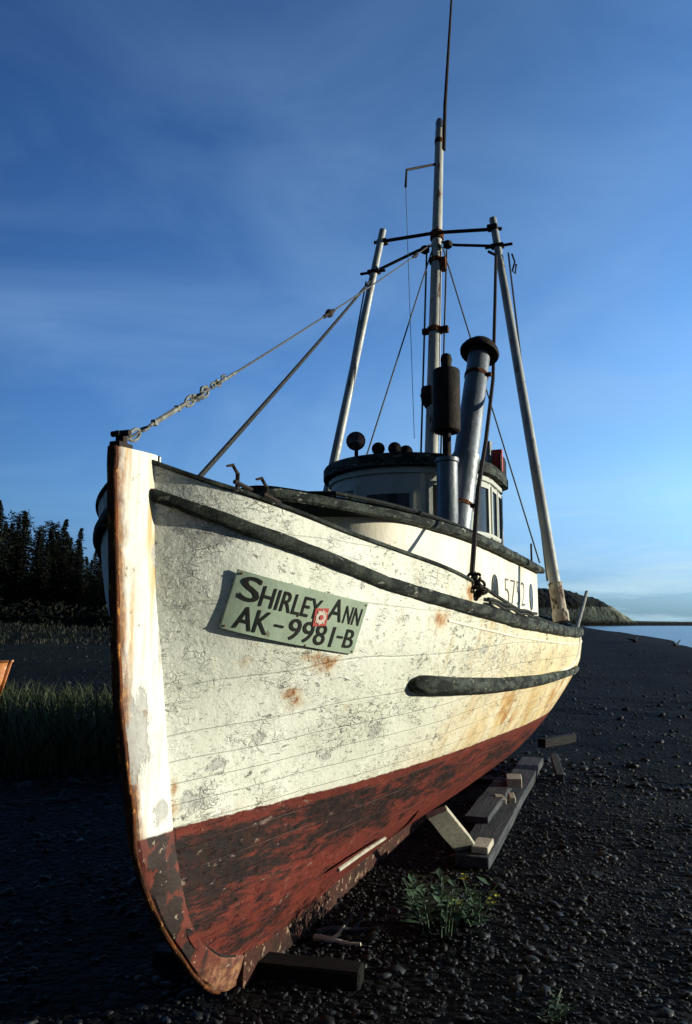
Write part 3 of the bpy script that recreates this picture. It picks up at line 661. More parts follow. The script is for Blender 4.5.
# chain and shackles lashed on the port rail
ch = MB(); rr = random.Random(9)
for i in range(16):
    c = V(2.36 + rr.uniform(-.06, .06), 1.065 + rr.uniform(-.025, .035), 1.83 + rr.uniform(-.07, .06)); a1 = Vector([rr.uniform(-1, 1) for _ in range(3)]).normalized(); a2 = a1.cross(Vector([rr.uniform(-1, 1) for _ in range(3)])).normalized()
    ch.tube([c + a1 * .036 * math.cos(a) + a2 * .022 * math.sin(a) for a in np.linspace(0, 2 * math.pi, 12)], .010, 6, cap=False)
ch.build('chain', M['soot'], boat)
ln = [V(p[0], p[1] + .03, p[2] + .06 + .004 * math.sin(i * .9)) for i, p in enumerate(hull_path(lambda s: zguard(s) + .02, 2.5, 3.6, 22))]
wire('rail_rope', ln, .012, 'rope'); wire('rail_rope', [p + Vector((0, .01, -.028 + .004 * math.sin(i))) for i, p in enumerate(ln)], .010, 'rope')

# ---- stem head fitting, cleats
x_ = MB(); x_.box(V(.055, 0, 2.34), (.10, .055, .03), bev=.008); x_.box(V(.055, 0, 2.375), (.035, .045, .06), bev=.01); x_.tube([V(.05, -.045, 2.395), V(.05, .045, 2.395)], .013, 8)
x_.tube([V(.02, .0, 2.39), V(.085, 0, 2.40)], .012, 8); x_.build('stem_head_fitting', M['iron'], boat)
for s, b, z in ((.41, .37, 2.21), (.53, .455, 2.165)):
    x_ = MB(); x_.tube([V(s, b, z - .02), V(s, b, z + .05), V(s - .03, b - .01, z + .085), V(s - .065, b - .02, z + .075)], [.012, .010, .009, .005], 8); x_.tube([V(s - .03, b, z + .01), V(s + .07, b + .035, z - .015)], .011, 6); x_.build('fairlead_horn', M['iron'], boat)
x_ = MB(); x_.box(V(.70, -.01, 2.1), (.09, .09, .36), bev=.01); x_.build('samson_post', M['black'], boat)

# ---- stack, muffler and horns
b0, t0 = V(3.69, .645, 2.26), V(4.43, .748, 4.08); ax2 = (t0 - b0).normalized(); L2 = (t0 - b0).length
x_ = MB(); x_.lathe([(.135, 0), (.135, .04), (.117, .06), (.114, .62 * L2 - .45), (.121, .62 * L2 - .44), (.121, .62 * L2 - .40), (.109, .62 * L2 - .39), (.106, .62 * L2), (.102, L2 * .97), (.102, L2)], b0, ax2, 24); stk = x_.build('exhaust_stack', M['stack'], boat)
for h_, r_ in ((.30, .121), (.98 * L2 - .25, .111)):
    x_ = MB(); x_.lathe([(r_ * .97, 0), (r_, .004), (r_, .036), (r_ * .97, .04)], b0 + ax2 * h_, ax2, 24); x_.box(b0 + ax2 * (h_ + .02) + Vector((.02, r_ + .015, 0)), (.05, .03, .034), bev=.006); x_.build('stack_clamp', M['rust'], stk)
x_ = MB(); x_.lathe([(.10, -.05), (.112, .015), (.180, -.012), (.186, .01), (.165, .055), (.12, .11), (.06, .145), (.01, .155)], b0 + ax2 * (L2 + .0), ax2 + Vector((-.05, .10, 0)), 24); x_.build('rain_cap', M['soot'], stk)
q = V(3.62, .60, 0)
def at(z): return Vector((q.x - (z - 2.3) * .04, q.y, z))
x_ = MB(); x_.lathe([(.095, 0), (.095, .02), (.088, .03), (.088, .66), (.098, .67), (.098, .70)], at(2.24), (-.04, 0, 1), 18); x_.build('exhaust_trunk', M['stack'], boat)
x_ = MB(); x_.lathe([(.036, 0), (.036, .24), (.10, .242), (.115, .255), (.115, .265), (.115, .77), (.108, .785), (.05, .79), (.045, .795), (.045, .85), (.05, .88), (.04, .92), (.015, .935)], at(2.92), (-.04, 0, 1), 20); x_.build('muffler', M['soot'], boat)
def lamp_horn(name, s, b, z, r, face, mat, L=.1):
    x_ = MB(); c = V(s, b, z); fx = Vector(face).normalized()
    x_.lathe([(r * .25, -L), (r * .55, -L * .7), (r * .95, -.01), (r * 1.05, 0), (r * 1.05, .012), (r * .93, .014)], c, fx, 18)
    x_.tube([c - fx * L * .4 + Vector((0, 0, -r * .6)), c - fx * L * .4 + Vector((0, 0, -r - .08))], .018, 8)
    o = x_.build(name, M['soot'] if name != 'searchlight' else M['iron'], boat)
    y_ = MB(); y_.lathe([(r * .92, 0), (r * .6, .012), (.001, .02)], c + fx * .0135, fx, 18); y_.build('lens' if name == 'searchlight' else 'horn_mouth', M['lens'] if name == 'searchlight' else M['soot'], o)
lamp_horn('searchlight', 4.02, -.33, 3.24, .085, (.95, .25, 0), 'iron', .14)
for s, b, z, r in ((4.10, -.14, 3.17, .058), (4.12, .01, 3.165, .058), (4.28, .07, 3.16, .062)): lamp_horn('horn', s, b, z, r, (.95, .2, .03), 'soot', .24)
x_ = MB(); x_.box(V(5.25, .74, 3.15), (.34, .16, .18), bev=.008); x_.box(V(5.1, .83, 3.13), (.30, .016, .20), bev=.004); pb_ = x_.build('port_light_box', M['soot'], boat)
x_ = MB(); x_.box(V(5.02, .79, 3.17), (.05, .11, .22), bev=.006); x_.box(V(5.28, .80, 3.06), (.2, .06, .03), bev=.006); x_.build('red_lamp_screen', M['red'], pb_)
x_ = MB(); x_.tube([V(4.98, .72, 3.08), V(4.98, .72, 3.36)], .035, 8); x_.build('vent_pipe', M['stack'], boat)
x_ = MB(); x_.lathe([(.05, 0), (.05, .10), (.07, .11), (.07, .15), (.02, .17)], V(6.1, .75, 2.2), (0, 0, 1), 12); x_.build('deck_vent', M['iron'], boat)
x_ = MB(); x_.tube([V(6.45, .92, 2.15), V(6.45, .92, 2.48)], .012, 6); x_.build('stanchion', M['iron'], boat)
x_ = MB(); x_.tube([V(7.1, 1.33, 1.5), V(7.9, 1.42, 1.98)], .022, 8); x_.build('stern_pole', M['palewire'], boat)
x_ = MB(); x_.box(V(6.9, .0, 1.75), (.7, 1.3, .45), bev=.03); x_.build('fish_hatch', M['greywood'], boat)
x_ = MB(); x_.tube([V(1.85, .315, .165), V(2.2, .36, .185), V(2.5, .40, .195)], [.013, .012, .010], 7); x_.build('loose_batten', M['palewood'], boat)

# ---- name board
TL, TR, BL = V(.448, .353, 1.838), V(1.165, .713, 1.704), V(.450, .267, 1.580); BEND = .050
e1 = (TR - TL); e2 = (BL - TL); e1n = e1.normalized(); e2n = (e2 - e1n * e2.dot(e1n)).normalized(); nrm = e1n.cross(e2n); nrm = nrm if nrm.y > 0 else -nrm
OFF = nrm * .033
sgw, sgh = e1.length, e2.length
def SP(u, v, o=0.): return TL + OFF + e1 * u + e2 * v + nrm * (o - .015 * (1 - min(max(u, 0), 1)) + BEND * math.sin(math.pi * min(max(u, 0), 1) ** .75))
x_ = MB(); nsg = 24                                     # thin board sprung round the bow
for i in range(nsg + 1):
    for v, o in ((0, 0), (1, 0), (1, -.010), (0, -.010)): x_.v.append(tuple(SP(i / nsg, v, o)))
x_.f = [(i * 4 + j, i * 4 + (j + 1) % 4, i * 4 + 4 + (j + 1) % 4, i * 4 + 4 + j) for i in range(nsg) for j in range(4)] + [(0, 1, 2, 3), (nsg * 4 + 3, nsg * 4 + 2, nsg * 4 + 1, nsg * 4)]; x_.mi = [0] * len(x_.f)
board = x_.build('name_board', M['sign'], boat, angle=40)
dg = bpy.context.evaluated_depsgraph_get
def text_mesh(txt, bold=.0):
    cu = bpy.data.curves.new('lettering', 'FONT'); cu.body = txt; cu.size = 1; cu.offset = bold; cu.resolution_u = 4
    o = bpy.data.objects.new('lettering', cu); COL.objects.link(o); bpy.context.view_layer.update()
    me = bpy.data.meshes.new_from_object(o.evaluated_get(dg())); bpy.data.objects.remove(o); bpy.data.curves.remove(cu)
    co = np.array([v.co[:2] for v in me.vertices]); fs = [tuple(p.vertices) for p in me.polygons]; bpy.data.meshes.remove(me)
    co -= co.min(0); co /= co.max(0); return co, fs
def lettering(parts, mapper, name, mat, parent, o=.003, bold=.008):
    b = MB()
    for txt, u0, u1, v0, v1 in parts:
        co, fs = text_mesh(txt, bold); b.add([mapper(u0 + (u1 - u0) * x, v1 + (v0 - v1) * y, o) for x, y in co], fs)
    return b.build(name, mat, parent, smooth=False)
lettering([('S', .035, .155, .05, .47), ('HIRLEY', .165, .60, .14, .49), ('A', .665, .795, .05, .46), ('NN', .81, .965, .13, .46)], SP, 'boat_name', M['ink'], board)
lettering([('AK', .055, .27, .55, .94), ('-', .30, .365, .72, .765), ('9981', .40, .775, .55, .94), ('-', .805, .86, .70, .745), ('B', .875, .965, .55, .90)], SP, 'registration_number', M['ink'], board)
x_ = MB(); c = (.615, .435)
def sq(r, o, k=4, ph=.62): return [SP(c[0] + r * math.cos(a) / sgw, c[1] + r * math.sin(a) / sgh, o) for a in np.linspace(ph, ph + 2 * math.pi, k, endpoint=False)]
x_.add(sq(.062, .005), [(0, 1, 2, 3)], 0); x_.add(sq(.026, .007, 18), [tuple(range(18))], 1)
x_.add([p for p in sq(.034, .0065, 12)] , [tuple(range(12))], 1)
for a in range(8): x_.add([SP(c[0] + (.036 + .006 * (a % 2)) * math.cos(q_ + a * .785) / sgw * (1 if k_ else .7), c[1] + .038 * math.sin(q_ + a * .785) / sgh * (1 if k_ else .7), .0075 + .0002 * a) for k_, q_ in ((0, -.12), (1, -.1), (1, .1), (0, .12))], [(0, 1, 2, 3)], 1)
x_.add(sq(.013, .010, 10), [tuple(range(10))], 0)
x_.build('decal', [M['decalred'], M['decalwhite']], board, smooth=False)
for u, v in ((.02, .05), (.98, .05), (.015, .95), (.98, .95), (.56, .985), (.44, .5)):
    x_ = MB(); x_.lathe([(.006, 0), (.004, .003)], SP(u, v, .001), nrm, 8); x_.build('screw', M['rust'], board)
# number and mark painted on the cabin side
def cabin_map(s0, s1, z0, z1):
    def f(u, v, o):
        s = s0 + (s1 - s0) * u; b = np.interp(s, [p[0] for p in wall], [p[1] for p in wall]); return V(s, float(b) + .004 + o, z1 + (z0 - z1) * v)
    return f
lettering([('5752', 0, 1, 0, 1)], cabin_map(4.42, 5.45, 1.755, 1.99), 'painted_number', M['faded'], cabin, .002, -.022)
x_ = MB(); f = cabin_map(3.36, 3.50, 1.80, 1.97); x_.v = [tuple(f(.5, 0, .003)), tuple(f(0, 1, .003)), tuple(f(1, 1, .003))]; x_.f = [(0, 1, 2)]; x_.mi = [0]; x_.build('painted_mark', M['green'], cabin, smooth=False)
SKY_SAT, SKY_VAL, SKY_STR, EXPO = 1.05, 1.0, .15, 0.30
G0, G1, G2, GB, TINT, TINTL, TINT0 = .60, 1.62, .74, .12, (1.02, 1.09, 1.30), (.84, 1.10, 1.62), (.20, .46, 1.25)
CLOUD_HI, CLOUD_LO = (1.8, 3.05, 4.8), (2.9, 4.2, 4.9)
# ================================================================ the beach
def sstep(a, b, x):
    t = np.clip((x - a) / (b - a), 0, 1); return t * t * (3 - 2 * t)
def vnoise(x, y, f, seed=0):
    """cheap smooth value noise"""
    x = x * f + seed * 17.3; y = y * f - seed * 9.1
    xi = np.floor(x); yi = np.floor(y); fx = x - xi; fy = y - yi
    fx = fx * fx * (3 - 2 * fx); fy = fy * fy * (3 - 2 * fy)
    h = lambda a, b: np.modf(np.abs(np.sin(a * 127.1 + b * 311.7) * 43758.5453))[0]
    return (h(xi, yi) * (1 - fx) + h(xi + 1, yi) * fx) * (1 - fy) + (h(xi, yi + 1) * (1 - fx) + h(xi + 1, yi + 1) * fx) * fy
def ground_z(x, y):
    x = np.asarray(x, float); y = np.asarray(y, float); r = np.hypot(x, y)
    z = (vnoise(x, y, .55, 1) - .5) * .10 * np.clip((r - 2) / 8, 0, 1) + (vnoise(x, y, 2.1, 2) - .5) * .03
    left = sstep(-.10, -.26, x / np.maximum(y, 1) ) * sstep(3, 14, y) + sstep(-2, -14, x) * (y < 3) * .0
    z = z + left * (sstep(14, 34, y) * .9 + sstep(36, 46, y) * (.35 + 1.0 * vnoise(x, y, .16, 4)) + sstep(46, 120, y) * 1.5)
    n = (x - 24.6) * .968 - (y - 57) * .249 + (vnoise(x, y, .03, 5) - .5) * 6 + (vnoise(x, y, .12, 7) - .5) * 1.6
    z = z + np.exp(-((n + 3) / 3.0) ** 2) * .22 * sstep(10, 40, r) - np.clip(n, 0, 60) * .16
    return np.maximum(z, -5)
def gz(x, y): return float(ground_z(x, y))
rs = np.concatenate([np.linspace(.2, 22, 170), np.geomspace(22.3, 9000, 120)])
front = np.linspace(R(-42), R(42), 260); back = np.linspace(R(42), R(318), 50)[1:-1]
an = np.concatenate([front, back]); na = len(an)
X = rs[:, None] * np.sin(an)[None]; Y = rs[:, None] * np.cos(an)[None]; Z = ground_z(X, Y)
gm = MB(); gm.v = [tuple(p) for p in np.stack([X, Y, Z], -1).reshape(-1, 3)] + [(0, 0, gz(0, 0))]
nrg = len(rs); c0 = nrg * na
gm.f = [(i * na + j, i * na + (j + 1) % na, (i + 1) * na + (j + 1) % na, (i + 1) * na + j) for i in range(nrg - 1) for j in range(na)] + [(c0, (j + 1) % na, j) for j in range(na)]
gm.mi = [0] * len(gm.f)
def m_ground():
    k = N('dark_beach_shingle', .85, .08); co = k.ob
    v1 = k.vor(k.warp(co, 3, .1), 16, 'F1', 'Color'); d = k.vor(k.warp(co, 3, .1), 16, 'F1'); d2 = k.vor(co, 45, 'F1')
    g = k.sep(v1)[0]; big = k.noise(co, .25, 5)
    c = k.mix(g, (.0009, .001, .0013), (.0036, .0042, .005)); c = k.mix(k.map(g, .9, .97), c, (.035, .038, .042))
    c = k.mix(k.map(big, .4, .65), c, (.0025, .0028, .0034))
    x, y, z = k.sep(co)
    grass = k.mul(k.map(z, .22, .55), k.map(k.noise(co, .6, 6, .65), .36, .52))
    c = k.mix(grass, c, k.mix(k.noise(co, 2.5, 5), (.004, .007, .003), (.014, .018, .007)))
    k.bump(k.math('SUBTRACT', k.math('MULTIPLY', d, -1), k.mul(d2, .3)), .03, .9)
    return k.done(c)
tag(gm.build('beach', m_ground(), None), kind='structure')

# ---- shingle
def m_stone():
    k = N('wet_stones_painted_glints', .6, .22); oi = k.n.new('ShaderNodeAttribute'); oi.attribute_name = 'tone'
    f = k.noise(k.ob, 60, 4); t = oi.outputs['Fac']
    c = k.mix(t, (.0016, .002, .0026), (.030, .041, .050)); c = k.mix(k.map(t, .93, .97), c, (.095, .10, .10))  # brighter bluish tones painted in for sky glints on the stones
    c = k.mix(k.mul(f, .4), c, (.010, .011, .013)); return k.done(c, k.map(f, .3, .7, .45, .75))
def ico(sub):
    bm = bmesh.new(); bmesh.ops.create_icosphere(bm, subdivisions=sub, radius=1)
    v = np.array([q.co[:] for q in bm.verts]); f = np.array([[q.index for q in p.verts] for p in bm.faces]); bm.free(); return v, f
ICO2, ICO1 = ico(2), ico(1)
rg = np.random.default_rng(11)
def stone_shapes(base, n):
    out = []
    for i in range(n):
        v = base.copy(); d = rg.normal(size=(5, 3)); d /= np.linalg.norm(d, axis=1)[:, None]
        for q in d: v *= (1 + .16 * rg.normal() * np.maximum(0, v @ q)[:, None])
        for q in d[:3]:
            h = v @ q; lim = rg.uniform(.62, .9); v -= q[None] * np.maximum(0, h - lim)[:, None] * .8
        v *= np.array([1, rg.uniform(.55, .9), rg.uniform(.22, .46)]); out.append(v)
    return out
def scatter(name, pts, sizes, base, faces, nshape, mat):
    sh = stone_shapes(base, nshape); n = len(pts); nv = len(base); V_ = np.zeros((n, nv, 3))
    for i in range(n):
        v = sh[i % nshape] * sizes[i]; a, tx, ty = rg.uniform(0, 6.28), rg.normal(0, .30), rg.normal(0, .30)
        ca, sa = math.cos(a), math.sin(a)
        x = v[:, 0] * ca - v[:, 1] * sa; y = v[:, 0] * sa + v[:, 1] * ca; z = v[:, 2] + x * tx + y * ty
        V_[i] = np.stack([x + pts[i, 0], y + pts[i, 1], z + pts[i, 2] + sizes[i] * rg.uniform(.0, .25)], 1)
    F_all = (faces[None] + (np.arange(n) * nv)[:, None, None]).reshape(-1, 3)
    me = bpy.data.meshes.new(name); me.vertices.add(n * nv); me.vertices.foreach_set('co', V_.reshape(-1))
    me.loops.add(len(F_all) * 3); me.loops.foreach_set('vertex_index', F_all.reshape(-1).astype(np.int32))
    me.polygons.add(len(F_all)); me.polygons.foreach_set('loop_start', np.arange(len(F_all), dtype=np.int32) * 3)
    me.polygons.foreach_set('use_smooth', np.ones(len(F_all), bool)); me.update(calc_edges=True)
    at_ = me.attributes.new('tone', 'FLOAT', 'POINT'); tone = np.clip(rg.beta(.75, 2.8, n), 0, .92); tone[rg.random(n) < .018] = 1.
    at_.data.foreach_set('value', np.repeat(tone, nv).astype(np.float32)); me.materials.append(mat)
    o = bpy.data.objects.new(name, me); COL.objects.link(o); return o
def wedge(n, r0, r1, a0, a1, p=1.0):
    r = r0 + (r1 - r0) * rg.random(n) ** p; a = R(a0) + R(a1 - a0) * rg.random(n)
    x, y = r * np.sin(a), r * np.cos(a)
    k = ((vnoise(x, y, .7, 3) * .6 + vnoise(x, y, 2.6, 6) * .4) > .18 + rg.random(n) * .6) & ((r < r0 + (r1 - r0) * .6) | (rg.random(n) < np.clip((r1 - r) / (r1 - r0) / .4, 0, 1) ** 1.2) | (r1 < 20))
    x, y = x[k], y[k]; return np.stack([x, y, ground_z(x, y)], 1)
STM = m_stone()
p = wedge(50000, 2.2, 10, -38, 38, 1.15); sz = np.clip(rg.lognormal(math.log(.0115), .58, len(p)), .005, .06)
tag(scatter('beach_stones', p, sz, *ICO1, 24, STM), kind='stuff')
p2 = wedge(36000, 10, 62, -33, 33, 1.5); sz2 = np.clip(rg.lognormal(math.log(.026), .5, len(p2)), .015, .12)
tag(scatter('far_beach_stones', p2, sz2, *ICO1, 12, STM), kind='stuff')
def stone(x, y, r, label, seed):
    v, f = ICO2; s = stone_shapes(v, 1)[0] * r; m_ = MB(); m_.v = [tuple(q) for q in s]; m_.f = [tuple(int(a) for a in q) for q in f]; m_.mi = [0] * len(f)
    o = m_.build('beach_cobble', M['cobble'], None, loc=(x, y, gz(x, y) + r * .12), rot=(0, 0, seed)); tag(o, label, 'stone', 'rounded cobbles on the dark shingle'); return o
M['cobble'] = m_plain('grey_cobble', (.026, .031, .036), (.014, .017, .02), 9, .6, .3, 0, .004)
for i, (x, y, r, l) in enumerate([(.93, 3.30, .062, 'rounded grey cobble on the shingle at the bottom of the photo, right of centre'), (1.42, 3.62, .050, 'smooth bluish cobble lying among small pebbles near the bottom right corner'),
        (1.02, 4.70, .045, 'pale flat stone lying alone on dark shingle below the end of the plank'), (1.44, 4.62, .045, 'oval grey stone on the shingle right of the yellow flowered plant'), (.62, 3.9, .04, 'small dark cobble in the shadow below the flowering plant')]): stone(x, y, r, l, i * 1.3)

# ---- timbers under the boat
def board(name, p0, p1, w, t, mat, label, cat, group=None, roll=0., bev=.006, seed=1, yax=None):
    p0, p1 = Vector(p0), Vector(p1); d = p1 - p0; L = d.length; x = d.normalized(); y = Vector((0, 0, 1)).cross(x)
    y = y.normalized() if y.length > .02 else Vector((0, 1, 0)); y = y if yax is None else (yax - x * yax.dot(x)).normalized(); z = x.cross(y); rm = Matrix((x, y, z)).transposed() @ Matrix.Rotation(roll, 3, 'X')
    bm = bmesh.new(); bmesh.ops.create_cube(bm, size=1)
    for v in bm.verts: v.co = Vector((v.co.x * L, v.co.y * w, v.co.z * t))
    bmesh.ops.bevel(bm, geom=bm.edges[:], offset=bev, segments=1, affect='EDGES')
    bmesh.ops.subdivide_edges(bm, edges=[e for e in bm.edges if e.calc_length() > L * .5], cuts=9, use_grid_fill=True)
    for v in bm.verts: q = v.co * 3 + Vector((seed * 7, 0, 0)); v.co += Vector((mnoise.noise(q * 2) * .012, mnoise.noise(q + Vector((9, 0, 0))) * .012, mnoise.noise(q + Vector((0, 9, 0))) * .006))
    m_ = MB(); bm.verts.index_update(); m_.add([v.co for v in bm.verts], [[v.index for v in f.verts] for f in bm.faces]); bm.free()
    o = m_.build(name, mat, None, smooth=False); c = (p0 + p1) / 2; o.location = c; o.rotation_euler = rm.to_euler()
    return tag(o, label, cat, group)
def Wb(s, b, h): q = W(s, b, 0); return Vector((q.x, q.y, h))
g_ = 'timbers under the stranded boat'
board('skid_plank', Wb(3.55, .76, .05), Wb(8.2, .64, .06), .27, .09, M['greywood'], 'long grey plank lying on the beach beside the keel under the boat', 'plank', g_)
board('skid_plank', Wb(4.55, .60, .125), Wb(6.2, .58, .13), .22, .055, M['greywood'], 'shorter grey plank laid on top of the long plank', 'plank', g_, seed=3)
board('wedge_block', Wb(3.62, .80, .12), Wb(3.92, .80, .12), .13, .05, M['palewood'], 'small wooden wedge at the near end of the long plank, below the leaning board', 'block', g_, seed=4)
board('leaning_board', Wb(3.72, .68, .10), Wb(3.10, .60, .50), .17, .04, M['palewood'], 'pale sunlit board leaning up from the planks to the red bottom', 'board', g_, yax=Bv * .75 + Dv * .6, seed=5)
board('chock', Wb(5.95, .74, .19), Wb(6.22, .68, .19), .16, .09, M['palewood'], 'sunlit wooden chock on the planks close under the hull', 'block', g_, seed=6)
board('wood_offcut', Wb(5.35, .70, .12), Wb(5.5, .64, .14), .09, .05, M['palewood'], 'left of two small sunlit offcuts on the long plank', 'block', g_, seed=7)
board('wood_offcut', Wb(5.45, .79, .12), Wb(5.55, .75, .15), .06, .06, M['palewood'], 'right of two small sunlit offcuts on the long plank', 'block', g_, seed=8)
board('shore_beam', Wb(6.0, 1.02, .60), Wb(6.8, 1.27, .565), .09, .09, M['darkwood'], 'dark squared beam end sticking out from under the hull above the shingle', 'beam', g_, seed=9)
board('short_log', Wb(7.75, .96, .20), Wb(7.2, 1.08, .04), .09, .09, M['greywood'], 'short pale chunk of timber on the shingle just below the dark beam end', 'log', g_, seed=10)
board('keel_timber', Wb(1.32, -.55, .02), Wb(1.44, .60, .025), .16, .11, M['darkwood'], 'dark squared timber lying across the beach under the forefoot of the boat', 'timber', g_, bev=.012, seed=11)
board('keel_timber', Wb(6.9, -.9, -.01), Wb(6.9, .5, -.01), .2, .12, M['darkwood'], 'dark cross timber far back under the keel between hull and planks', 'timber', g_, bev=.012, seed=12)
def twig(name, pts, r, mat, label, cat, group=None):
    m_ = MB()
    for pl, rr_ in pts: m_.tube([Vector(q) for q in pl], rr_, 7)
    o = m_.build(name, mat, None); return tag(o, label, cat, group)
def G3(x, y, h): return (x, y, gz(x, y) + h)
def stick(name, x, y, a, L, r, mat, label, cat='driftwood', group=None, br=2, seed=1):
    q = random.Random(seed); ca, sa = math.cos(a), math.sin(a); m_ = MB(); pts = []
    for i in range(6):
        t = i / 5 - .5; pts.append(Vector((t * L * ca + q.uniform(-.04, .04) * L, t * L * sa + q.uniform(-.04, .04) * L, r * .8 + (.05 * L * math.sin(i * 1.3) if i else 0) * .5)))
    m_.tube(pts, [r * (1 - .1 * i) for i in range(6)], 7)
    for k in range(br):
        p0 = pts[2 + k]; d = Vector((math.cos(a + q.choice((-.7, .8))), math.sin(a + .7), q.uniform(.1, .5))); m_.tube([p0, p0 + d * L * .18, p0 + d * L * .3 + Vector((0, 0, .03))], [r * .6, r * .5, r * .3], 6)
    o = m_.build(name, mat, None, loc=(x, y, gz(x, y))); return tag(o, label, cat, group)
dg_ = 'bleached driftwood on the dark beach'
stick('driftwood_branch', -2.98, 8.65, .5, .42, .026, M['greywood'], 'pale forked driftwood piece on dark shingle left of the stem', 'driftwood', dg_, 2, 2)
stick('driftwood_branch', -3.25, 8.55, .1, .45, .014, M['greywood'], 'thin grey stick lying beside the pale forked driftwood', 'driftwood', dg_, 1, 3)
stick('driftwood_branch', -2.55, 8.9, -.3, .3, .016, M['greywood'], 'short stick on the shingle between forked driftwood and the stem', 'driftwood', dg_, 1, 4)
stick('driftwood_branch', 0.02, 5.15, .25, .42, .016, M['greywood'], 'bent grey stick in the shade beneath the forward keel', 'driftwood', dg_, 2, 5)
stick('driftwood_branch', -.05, 4.95, -.35, .30, .02, M['palewood'], 'short splintered stick in the shade beside the forefoot timber', 'driftwood', dg_, 1, 6)
stick('driftwood_log', 23.5, 66, 1.25, 2.6, .12, M['darkwood'], 'dark log with a raised stub on the beach crest, left of two by the water', 'driftwood', 'logs on the beach crest', 2, 7)
stick('driftwood_log', 24.5, 60, 1.1, 2.2, .11, M['darkwood'], 'dark log lying on the beach crest, right of two by the water', 'driftwood', 'logs on the beach crest', 2, 8)

# ---- plants by the hull
def plant(name, x, y, h, n, label, flowers=0, seed=1, spread=.26):
    q = random.Random(seed); root = empty(name, (x, y, gz(x, y))); tag(root, label, 'plant')
    st = MB(); lf = MB(); fl = MB()
    for i in range(n):
        a = q.uniform(0, 6.28); r0 = q.uniform(0, spread * .6); b = Vector((r0 * math.cos(a), r0 * math.sin(a), -.02)); d = Vector((math.cos(a) * q.uniform(.1, .6), math.sin(a) * q.uniform(.1, .6), 1)).normalized(); hh = h * q.uniform(.5, 1)
        pts = [b + d * hh * t + Vector((math.cos(a), math.sin(a), 0)) * (t * t * .05) for t in (0, .35, .7, 1)]; st.tube(pts, [.006, .005, .004, .003], 5)
        for k in range(7):
            t = .25 + .75 * k / 6; p = b + d * hh * t; a2 = q.uniform(0, 6.28); o = Vector((math.cos(a2), math.sin(a2), q.uniform(.1, .9))).normalized(); L = h * q.uniform(.22, .38) * (1.15 - .4 * t); w = L * .25
            sd = o.cross(Vector((0, 0, 1))).normalized(); m1 = p + o * L * .5; e = p + o * L - Vector((0, 0, L * .12)); up = Vector((0, 0, L * .06))
            lf.add([p, m1 + sd * w, e, m1 - sd * w, m1 - up], [(0, 1, 4), (1, 2, 4), (2, 3, 4), (3, 0, 4)])
        if i < flowers:
            fl = MB()
            for k in range(5):
                p = pts[-1] + Vector((q.uniform(-.025, .025), q.uniform(-.025, .025), q.uniform(-.03, .03)))
                for j in range(4):
                    a3 = j * 1.57 + q.uniform(0, 1); o = Vector((math.cos(a3), math.sin(a3), .3)) * .014; s_ = Vector((-math.sin(a3), math.cos(a3), 0)) * .007; fl.add([p, p + o + s_, p + o * 1.4, p + o - s_], [(0, 1, 2, 3)])
            fl.build('flower_head', M['flower'], root, smooth=False)
    st.build('stem', M['leaf'], root); lf.build('leaves', M['leaf'], root, smooth=False)
    return root
p_ = W(2.35, .80, 0); plant('flowering_plant', p_.x, p_.y, .36, 22, 'green leafy beach plant with small yellow flowers beside the hull', 0, 4, .34)
p_ = W(2.42, 1.02, 0); plant('flowering_plant', p_.x, p_.y, .26, 9, 'smaller sprig with yellow flowers at the right edge of the leafy plant', 3, 5, .14)
plant('beach_sprig', .95, 4.05, .12, 8, 'low sparse green sprig growing from the shingle near the bottom', 0, 6, .10)

# ---- tall grass left of the boat
def grass(name, x0, x1, y0, y1, n, h, mat, seed, mask=None):
    q = np.random.default_rng(seed); y = y0 + (y1 - y0) * q.random(n); x = q.uniform(x0, x1, n) * y
    if mask is not None: k = mask(x, y, q.random(n)); x, y = x[k], y[k]
    n = len(x); z = ground_z(x, y) - .02; a = q.uniform(0, 6.28, n); H_ = h * q.uniform(.3, 1.12, n) ** 1.1; ln = q.uniform(.05, .75, n) * H_; w = .006 * q.uniform(.6, 1.4, n) * (1 + y / 20)
    dx, dy = np.cos(a), np.sin(a); fa = q.uniform(0, 3.14, n); sx, sy = np.cos(fa) * w, np.sin(fa) * w; vs = []
    for t, ww in ((0, 1), (.4, .9), (.75, .6), (1, .05)):
        cx = x + dx * ln * t * t; cy = y + dy * ln * t * t; cz = z + H_ * t * (1 - .15 * t)
        vs += [np.stack([cx - sx * ww, cy - sy * ww, cz], 1), np.stack([cx + sx * ww, cy + sy * ww, cz], 1)]
    Vv = np.stack(vs, 1); F4 = np.array([(0, 1, 3, 2), (2, 3, 5, 4), (4, 5, 7, 6)]); Fa = (F4[None] + (np.arange(n) * 8)[:, None, None]).reshape(-1, 4)
    me = bpy.data.meshes.new(name); me.from_pydata(Vv.reshape(-1, 3).tolist(), [], Fa.tolist()); me.materials.append(mat)
    o = bpy.data.objects.new(name, me); COL.objects.link(o); return tag(o, kind='stuff')
def m_grass(name, a, b, c):
    k = N(name, .65, .3); n_ = k.noise(k.ob, 1.1, 3); f = k.noise(k.ob, 9, 3)
    return k.done(k.mix(k.map(f, .62, .72), k.mix(k.map(n_, .35, .65), a, b), c))
GR = m_grass('green_beach_grass', (.030, .048, .016), (.046, .064, .020), (.13, .105, .05))
grass('tall_beach_grass', -.62, -.17, 10.0, 14.5, 9500, .98, GR, 3, lambda x, y, u: (vnoise(x, y, .9, 8) * .7 + .45 * (y - 9.8) / 3) > u * .95)
BG = m_grass('bank_grass_blades', (.005, .008, .003), (.010, .014, .005), (.022, .02, .010))
grass('bank_grass', -.62, -.12, 34, 54, 11000, .26, BG, 5, lambda x, y, u: vnoise(x, y, .35, 9) > u * .8)

